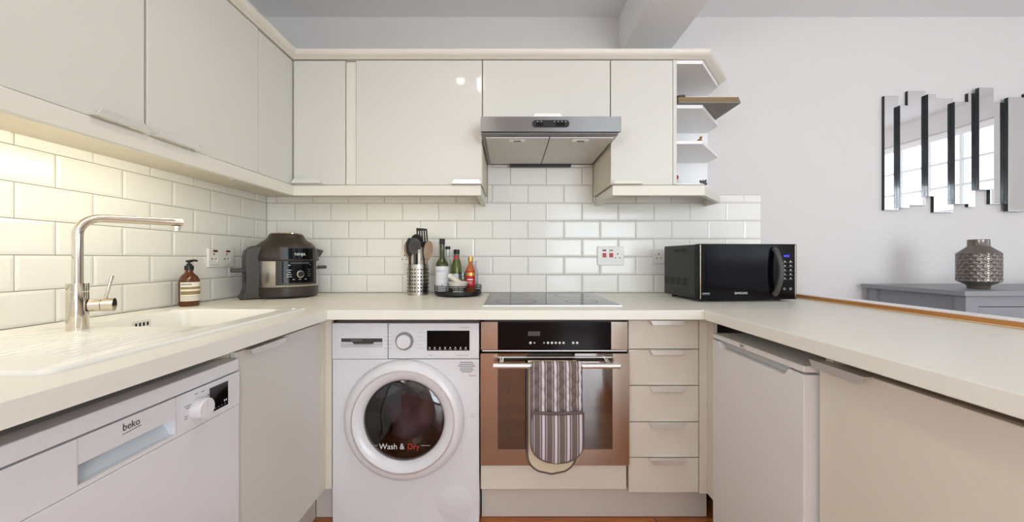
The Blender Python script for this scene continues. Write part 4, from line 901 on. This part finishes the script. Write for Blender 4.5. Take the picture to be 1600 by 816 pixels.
# ------------------------------------------------------------------ microwave
mw = thing('microwave', (0.84, 1.665, WT), 'black microwave oven with vertical handle on the right worktop', 'microwave', rz=math.radians(5))
MW, MD, MZ0, MZ1 = 0.463, 0.315, 0.013, 0.259
MB().box(0.002, MW-0.002, 0.036, MD, MZ0, MZ1-0.002).build('housing', M_BLACK, mw, bevel=0.003, **L)
MB().box(0.0, MW, 0.0, 0.0355, MZ0-0.004, MZ1).build('door', M_DULLB, mw, bevel=0.004, **L)
box1('window', mat('microwave_window', (3, 3, 14), 0.10, spec=0.2, var=0.05), (0.03, 0.325, -0.0012, -0.0002, MZ0+0.045, MZ1-0.020), mw, local=True)
for x in (0.003, MW-0.010): box1('edge_trim', M_CHROME, (x, x+0.004, -0.0012, 0.004, MZ0+0.002, MZ1-0.004), mw, bevel=0.0005, local=True)
path = [(0.352, -0.002, MZ0+0.020)]
for i in range(9):
    q = i/8; path.append((0.352+0.008*math.sin(PI*q), -0.012-0.020*math.sin(PI*q), MZ0+0.028+0.188*q))
path.append((0.352, -0.002, MZ0+0.224))
MB().tube(path, 0.0115, 12).build('handle', M_DGREY, mw, smooth=True, **L)
text('maker_lettering', 'SAMSUNG', 0.0135, (0.195, -0.0008, MZ0+0.022), RS, M_INKW, mw, local=True, align='CENTER')
box1('range_mark', M_INKG, (0.013, 0.048, -0.0008, -0.0002, MZ0+0.024, MZ0+0.029), mw, local=True); box1('range_underline', M_INKG, (0.012, 0.049, -0.0008, -0.0002, MZ0+0.020, MZ0+0.0212), mw, local=True)
text('clock_digits', '14:21', 0.0135, (0.397, -0.0008, MZ1-0.058), RS, M_BLUE, mw, local=True, label='glowing blue clock digits')
for r in range(5):
    for c_ in range(2):
        x = 0.395+c_*0.028; z = MZ1-0.080-r*0.019
        box1('key_mark', M_INKG, (x, x+0.019, -0.0006, -0.0002, z-0.0045, z-0.0030), mw, local=True)
        box1('key_symbol', M_INKW, (x+0.006, x+0.0125, -0.0006, -0.0002, z, z+0.0035), mw, local=True)
for x in (0.402, 0.432): MB().lathe([(0.004, 0), (0.0052, 0), (0.0052, 0.0004), (0.004, 0.0004)], seg=16, M=Matrix.Translation((x, -0.0003, MZ0+0.044)) @ Matrix.Rotation(PI/2, 4, 'X'), cap=False).build('key_ring', M_INKW, mw, **L)
for g0, g1, z, nr in ((0.105, 0.155, MZ1-0.035, 3), (0.165, 0.215, MZ1-0.035, 3), (0.10, 0.14, MZ0+0.055, 6), (0.155, 0.195, MZ0+0.055, 6), (0.21, 0.25, MZ0+0.055, 6), (0.265, 0.305, MZ0+0.055, 6)):
    for k in range(nr): box1('vent_slot', M_GAP, (0.0012, 0.0019, g0, g1, z+k*0.006, z+0.0028+k*0.006), mw, local=True)
for x, y in ((0.04, 0.07), (MW-0.04, 0.07), (0.04, 0.28), (MW-0.04, 0.28)): MB().lathe([(0, 0), (0.014, 0), (0.014, MZ0), (0, MZ0)], (x, y, 0), 12, cap=False).build('foot', M_BLACK, mw, **L)

# ------------------------------------------------------------------ oven glove over the bar
GX = 0.179
gl = thing('oven_glove', (GX, 1.44, 0.66), 'grey striped quilted double oven glove hanging on the oven handle', 'oven glove')
def cloth(prof, xc, hw, rb, zend, thick, name, m, quilt=0.0, parent=gl, skew=0.0, nx=40, bulge=0.0):
    # prof: [(y,z)] dense; hw half width; the last rb metres before zend round off
    vs = []; fs = []
    for (y, z, o) in prof:
        q = (zend+rb-z)/rb if o < 0 and z < zend+rb else 0
        wd = hw*math.sqrt(max(0.0, 1-min(1, q)**2.6))+0.0004
        for i in range(nx+1):
            u = -1+2*i/nx; x = u*wd
            d = quilt*(abs(math.sin(PI*(x+z)/0.052))*abs(math.sin(PI*(x-z)/0.052)))**0.5 if quilt else 0
            d += bulge*(1-u*u)
            vs.append((xc+x+skew*(zend-z), y-d, z))
    n = nx+1
    for j in range(len(prof)-1):
        for i in range(nx): fs.append((j*n+i, j*n+i+1, (j+1)*n+i+1, (j+1)*n+i))
    o = MB().add(vs, fs).build(name, m, parent, smooth=True, angle=180)
    s = o.modifiers.new('thick', 'SOLIDIFY'); s.thickness = thick; s.offset = 0
    return o
fz0 = 0.318
front = []
for i in range(9):
    a = PI*(0.5-i/16.0*1.0); front.append((by_-0.0165*math.cos(a), bz+0.0165*math.sin(a), 0))
nz = 100
for i in range(1, nz+1):
    z = bz-(bz-fz0)*i/nz; front.append((by_-0.0165-0.006*(i/nz), z, -1))
cloth(front, GX, 0.0915, 0.075, fz0, 0.009, 'front_strap', M_STRIPE, quilt=0.010)
bz0 = 0.243; back = []
for i in range(9):
    a = PI*(0.5+i/16.0); back.append((by_-0.0165*math.cos(a), bz+0.0165*math.sin(a), 0))
for i in range(1, nz+1):
    z = bz-(bz-bz0)*i/nz; back.append((by_+0.0165, z, -1))
cloth(back, GX-0.014, 0.092, 0.085, bz0, 0.007, 'back_strap', M_LINING)
pk0 = 0.498; pk = [(by_-0.0345-0.006*math.sin(PI*i/50.0), pk0-(pk0-fz0+0.006)*i/50.0, -1) for i in range(51)]
cloth(pk, GX+0.001, 0.0945, 0.082, fz0-0.006, 0.006, 'pocket', M_STRIPE, bulge=0.006)
def outline(xc, hw, rb, zend, ztop, y):
    R_, L_ = [], []
    for i in range(41):
        z = ztop-(ztop-zend)*i/40; q = (zend+rb-z)/rb if z < zend+rb else 0
        wd = hw*math.sqrt(max(0, 1-min(1, q)**2.6)); R_.append((xc+wd, y, z)); L_.append((xc-wd, y, z))
    return L_+R_[::-1][1:]
MB().tube(outline(GX+0.001, 0.0955, 0.082, fz0-0.007, pk0, by_-0.036), 0.005, 8).build('pocket_binding', M_BIND, gl, smooth=True)
MB().tube([(GX-0.094, by_-0.036, pk0), (GX-0.05, by_-0.041, pk0-0.001), (GX, by_-0.042, pk0-0.002), (GX+0.05, by_-0.041, pk0-0.001), (GX+0.096, by_-0.036, pk0)], 0.0065, 8).build('pocket_hem', M_BIND, gl, smooth=True)
MB().tube(outline(GX-0.014, 0.0935, 0.085, bz0-0.001, bz, by_+0.0165), 0.005, 8).build('back_binding', M_BIND, gl, smooth=True)
for s in (-1, 1): MB().tube([(GX+s*0.0925, by_-0.0165, bz+0.002), (GX+s*0.0925, by_-0.019, 0.58), (GX+s*0.0930, by_-0.021, 0.47), (GX+s*0.0935, by_-0.022, 0.38)], 0.0048, 8).build('strap_binding', M_BIND, gl, smooth=True)

# ------------------------------------------------------------------ things on the end shelves
bd = thing('board_stack', (0.93, 1.9, 1.7915), 'flat brown layered boards lying on upper end shelf, overhanging right', 'boards')
for i in range(3):
    z = 1.7918+i*0.0102; MB().box(0.789, 1.078-0.003*i, UD-0.012+0.002*i, 2.105, z, z+0.0095).build('board', M_BOARD if i else M_LGREY2, bd, bevel=0.001)
t = thing('small_dish', (0.81, 1.80, 1.823), 'small dark dish lying on the brown boards', 'dish')
MB().lathe([(0, 0), (0.014, 0), (0.020, 0.004), (0.021, 0.013), (0.018, 0.013), (0.016, 0.005), (0, 0.004)], (0.812, 1.785, 1.8228), 24, cap=False).build('dish_body', M_DGREY, t, smooth=True)
MB().lathe([(0, 0.0055), (0.0155, 0.0055), (0.014, 0.010), (0, 0.012)], (0.812, 1.785, 1.8228), 20, cap=False).build('dish_filling', M_ORN1, t, smooth=True)
t = thing('figurine', (0.915, 1.80, 1.622), 'tiny golden brown animal figurine on the middle end shelf', 'figurine', 'ornaments on the end shelves')
fz = 1.6223
o = blob('body', (0.915, 1.81, fz+0.011), 0.0105, M_ORN1, (1.15, 0.9, 1.0), 1, 0.08); o.parent = t; o.location -= Vector((0.915, 1.80, 1.622))
o = blob('head', (0.919, 1.806, fz+0.026), 0.0065, M_ORN1, (1, 1, 1), 2, 0.08); o.parent = t; o.location -= Vector((0.915, 1.80, 1.622))
t = thing('angel_ornament', (0.806, 1.80, 1.423), 'tiny red and white figure on the lowest end shelf', 'figurine', 'ornaments on the end shelves')
MB().lathe([(0, 0), (0.016, 0), (0.012, 0.014), (0.006, 0.026), (0, 0.028)], (0.806, 1.80, 1.4228), 20, cap=False).build('robe', M_ORN3, t, smooth=True)
MB().lathe([(0, 0.0265), (0.005, 0.027), (0.0068, 0.034), (0.004, 0.041), (0, 0.046)], (0.803, 1.80, 1.4228), 16, cap=False).build('hood', M_SOCKR, t, smooth=True)
t = thing('rosette_ornament', (0.94, 1.81, 1.423), 'small grey rosette ornament at the front of the lowest end shelf', 'ornament', 'ornaments on the end shelves')
for k in range(9):
    a = 2*PI*k/9; q = 0.015 if k % 2 else 0.011
    MB().tube([(0.935, 1.815, 1.428), (0.935+q*0.7*math.cos(a), 1.815+q*0.7*math.sin(a), 1.437), (0.935+q*1.3*math.cos(a), 1.815+q*1.3*math.sin(a), 1.445)], [0.005, 0.006, 0.002], 8).build('petal', M_ORN2, t, smooth=True)
MB().lathe([(0, 0), (0.016, 0), (0.018, 0.006), (0.012, 0.012), (0, 0.014)], (0.935, 1.815, 1.4228), 16, cap=False).build('cup', M_ORN2, t, smooth=True)

# ------------------------------------------------------------------ sideboard, vase, strip mirror in the next room
SBX0, SBX1, SBY0, SBY1, SBZ = 1.97, 3.35, 1.63, 2.115, 0.9285
sd = thing('sideboard', (2.66, 1.87, 0), 'grey painted sideboard standing against the white back wall', 'sideboard')
MB().box(SBX0, SBX1, SBY0, SBY1, SBZ-0.022, SBZ).build('top', M_SIDEB, sd, bevel=0.002)
for x in (SBX0+0.028, SBX1-0.083):
    for y in (SBY0+0.02, SBY1-0.06): MB().box(x, x+0.055, y, y+0.045, 0, SBZ-0.0225).build('leg', M_SIDEB, sd, bevel=0.002)
MB().box(SBX0+0.040, SBX0+0.055, SBY0+0.0655, SBY1-0.0605, 0.12, SBZ-0.0225).build('side_panel', M_SIDEB, sd)
MB().box(SBX1-0.07, SBX1-0.055, SBY0+0.0655, SBY1-0.0605, 0.12, SBZ-0.0225).build('side_panel', M_SIDEB, sd)
MB().box(SBX0+0.084, SBX1-0.084, SBY0+0.042, SBY1-0.02, 0.12, SBZ-0.0225).build('carcass', M_SIDEB, sd)
MB().box(SBX0+0.084, SBX1-0.084, SBY0+0.022, SBY0+0.041, SBZ-0.068, SBZ-0.0235).build('front_rail', M_SIDEB, sd)
for i in range(3):
    x0 = SBX0+0.088+i*0.402
    d = MB().box(x0, x0+0.396, SBY0+0.024, SBY0+0.0412, SBZ-0.235, SBZ-0.072).build('drawer', M_SIDEB, sd, bevel=0.002)
    MB().lathe([(0, 0), (0.008, 0), (0.008, 0.012), (0.014, 0.018), (0.012, 0.026), (0, 0.028)], seg=16, M=Matrix.Translation((x0+0.198, SBY0+0.0238, SBZ-0.15)) @ Matrix.Rotation(PI/2, 4, 'X'), cap=False).build('knob', M_ALU, d, smooth=True)
    d = MB().box(x0, x0+0.396, SBY0+0.024, SBY0+0.0412, 0.125, SBZ-0.24).build('door', M_SIDEB, sd, bevel=0.002)
    MB().lathe([(0, 0), (0.008, 0), (0.008, 0.012), (0.014, 0.018), (0.012, 0.026), (0, 0.028)], seg=16, M=Matrix.Translation((x0+0.34, SBY0+0.0238, 0.5)) @ Matrix.Rotation(PI/2, 4, 'X'), cap=False).build('knob', M_ALU, d, smooth=True)

VX, VY = 2.195, 1.765
va = thing('vase', (VX, VY, SBZ), 'dark pewter vase with embossed honeycomb body on the grey sideboard', 'vase')
vs = []; fs = []; nu = 240; KV = 0.63
prof = [(0.002, 0.0005), (0.056, 0.0005), (0.058, 0.004), (0.058, 0.012), (0.064, 0.018), (0.108, 0.034)]
N0 = len(prof)
rows = 80
prof += [(0.1125, 0.036+0.128*i/rows) for i in range(rows+1)]
prof += [(0.108, 0.169), (0.060, 0.196), (0.056, 0.200), (0.056, 0.228), (0.053, 0.230), (0.050, 0.228), (0.050, 0.19), (0.002, 0.185)]
for i, (r, z) in enumerate(prof):
    for k in range(nu):
        a = 2*PI*k/nu; rr = r
        if N0 < i < N0+rows:
            u = k/nu*20; v = (z-0.036)/0.0160; row = math.floor(v); uu = u+(0.5 if row % 2 else 0)
            dd_ = math.hypot((uu % 1)-0.5, ((v % 1)-0.5)*0.95); rr = r-0.0035*(1 if dd_ < 0.30 else max(0, (0.42-dd_)/0.12))
        vs.append((VX+KV*rr*math.cos(a), VY+KV*rr*math.sin(a), SBZ+z))
for i in range(len(prof)-1):
    for k in range(nu): fs.append((i*nu+k, i*nu+(k+1) % nu, (i+1)*nu+(k+1) % nu, (i+1)*nu+k))
MB().add(vs, fs+[tuple(range(nu)), tuple(range((len(prof)-1)*nu, len(prof)*nu))]).build('vase_body', M_VASE, va, smooth=True, angle=40)

mi = thing('strip_mirror', (2.6, YB, 1.3), 'wall mirror of staggered upright glass strips above the grey sideboard', 'mirror')
YW = YB+0.0115
# x from, x to, z from, z to of each strip
REAR_STRIPS = [(2.1142, 2.1952, 1.3419, 1.9859), (2.2457, 2.3483, 1.3689, 2.0136), (2.3915, 2.5032, 1.3293, 1.9715), (2.586, 2.6256, 1.3596, 2.0007), (2.7085, 2.7877, 1.3761, 1.9488), (2.9066, 2.9858, 1.3653, 1.9992)]
FRONT_STRIPS = [(2.1827, 2.2363, 1.352, 1.9249), (2.3391, 2.3862, 1.4162, 1.9874), (2.4879, 2.57, 1.3734, 1.9445), (2.6236, 2.7057, 1.4534, 2.0241), (2.786, 2.8984, 1.3341, 1.9695), (2.952, 3.0162, 1.4412, 2.0123)]
for strips, back, front in ((REAR_STRIPS, 0.0005, 0.014), (FRONT_STRIPS, 0.0172, 0.033)):
    for x0, x1, z0, z1 in strips:
        p = MB().box(x0, x1, YW-front, YW-back, z0, z1).build('mirror_strip', M_MEDGE, mi)
        MB().box(x0+0.001, x1-0.001, YW-front-0.0025, YW-front-0.0002, z0+0.001, z1-0.001).build('mirror_face', M_MIRROR, p, bevel=0.0012, seg=1)
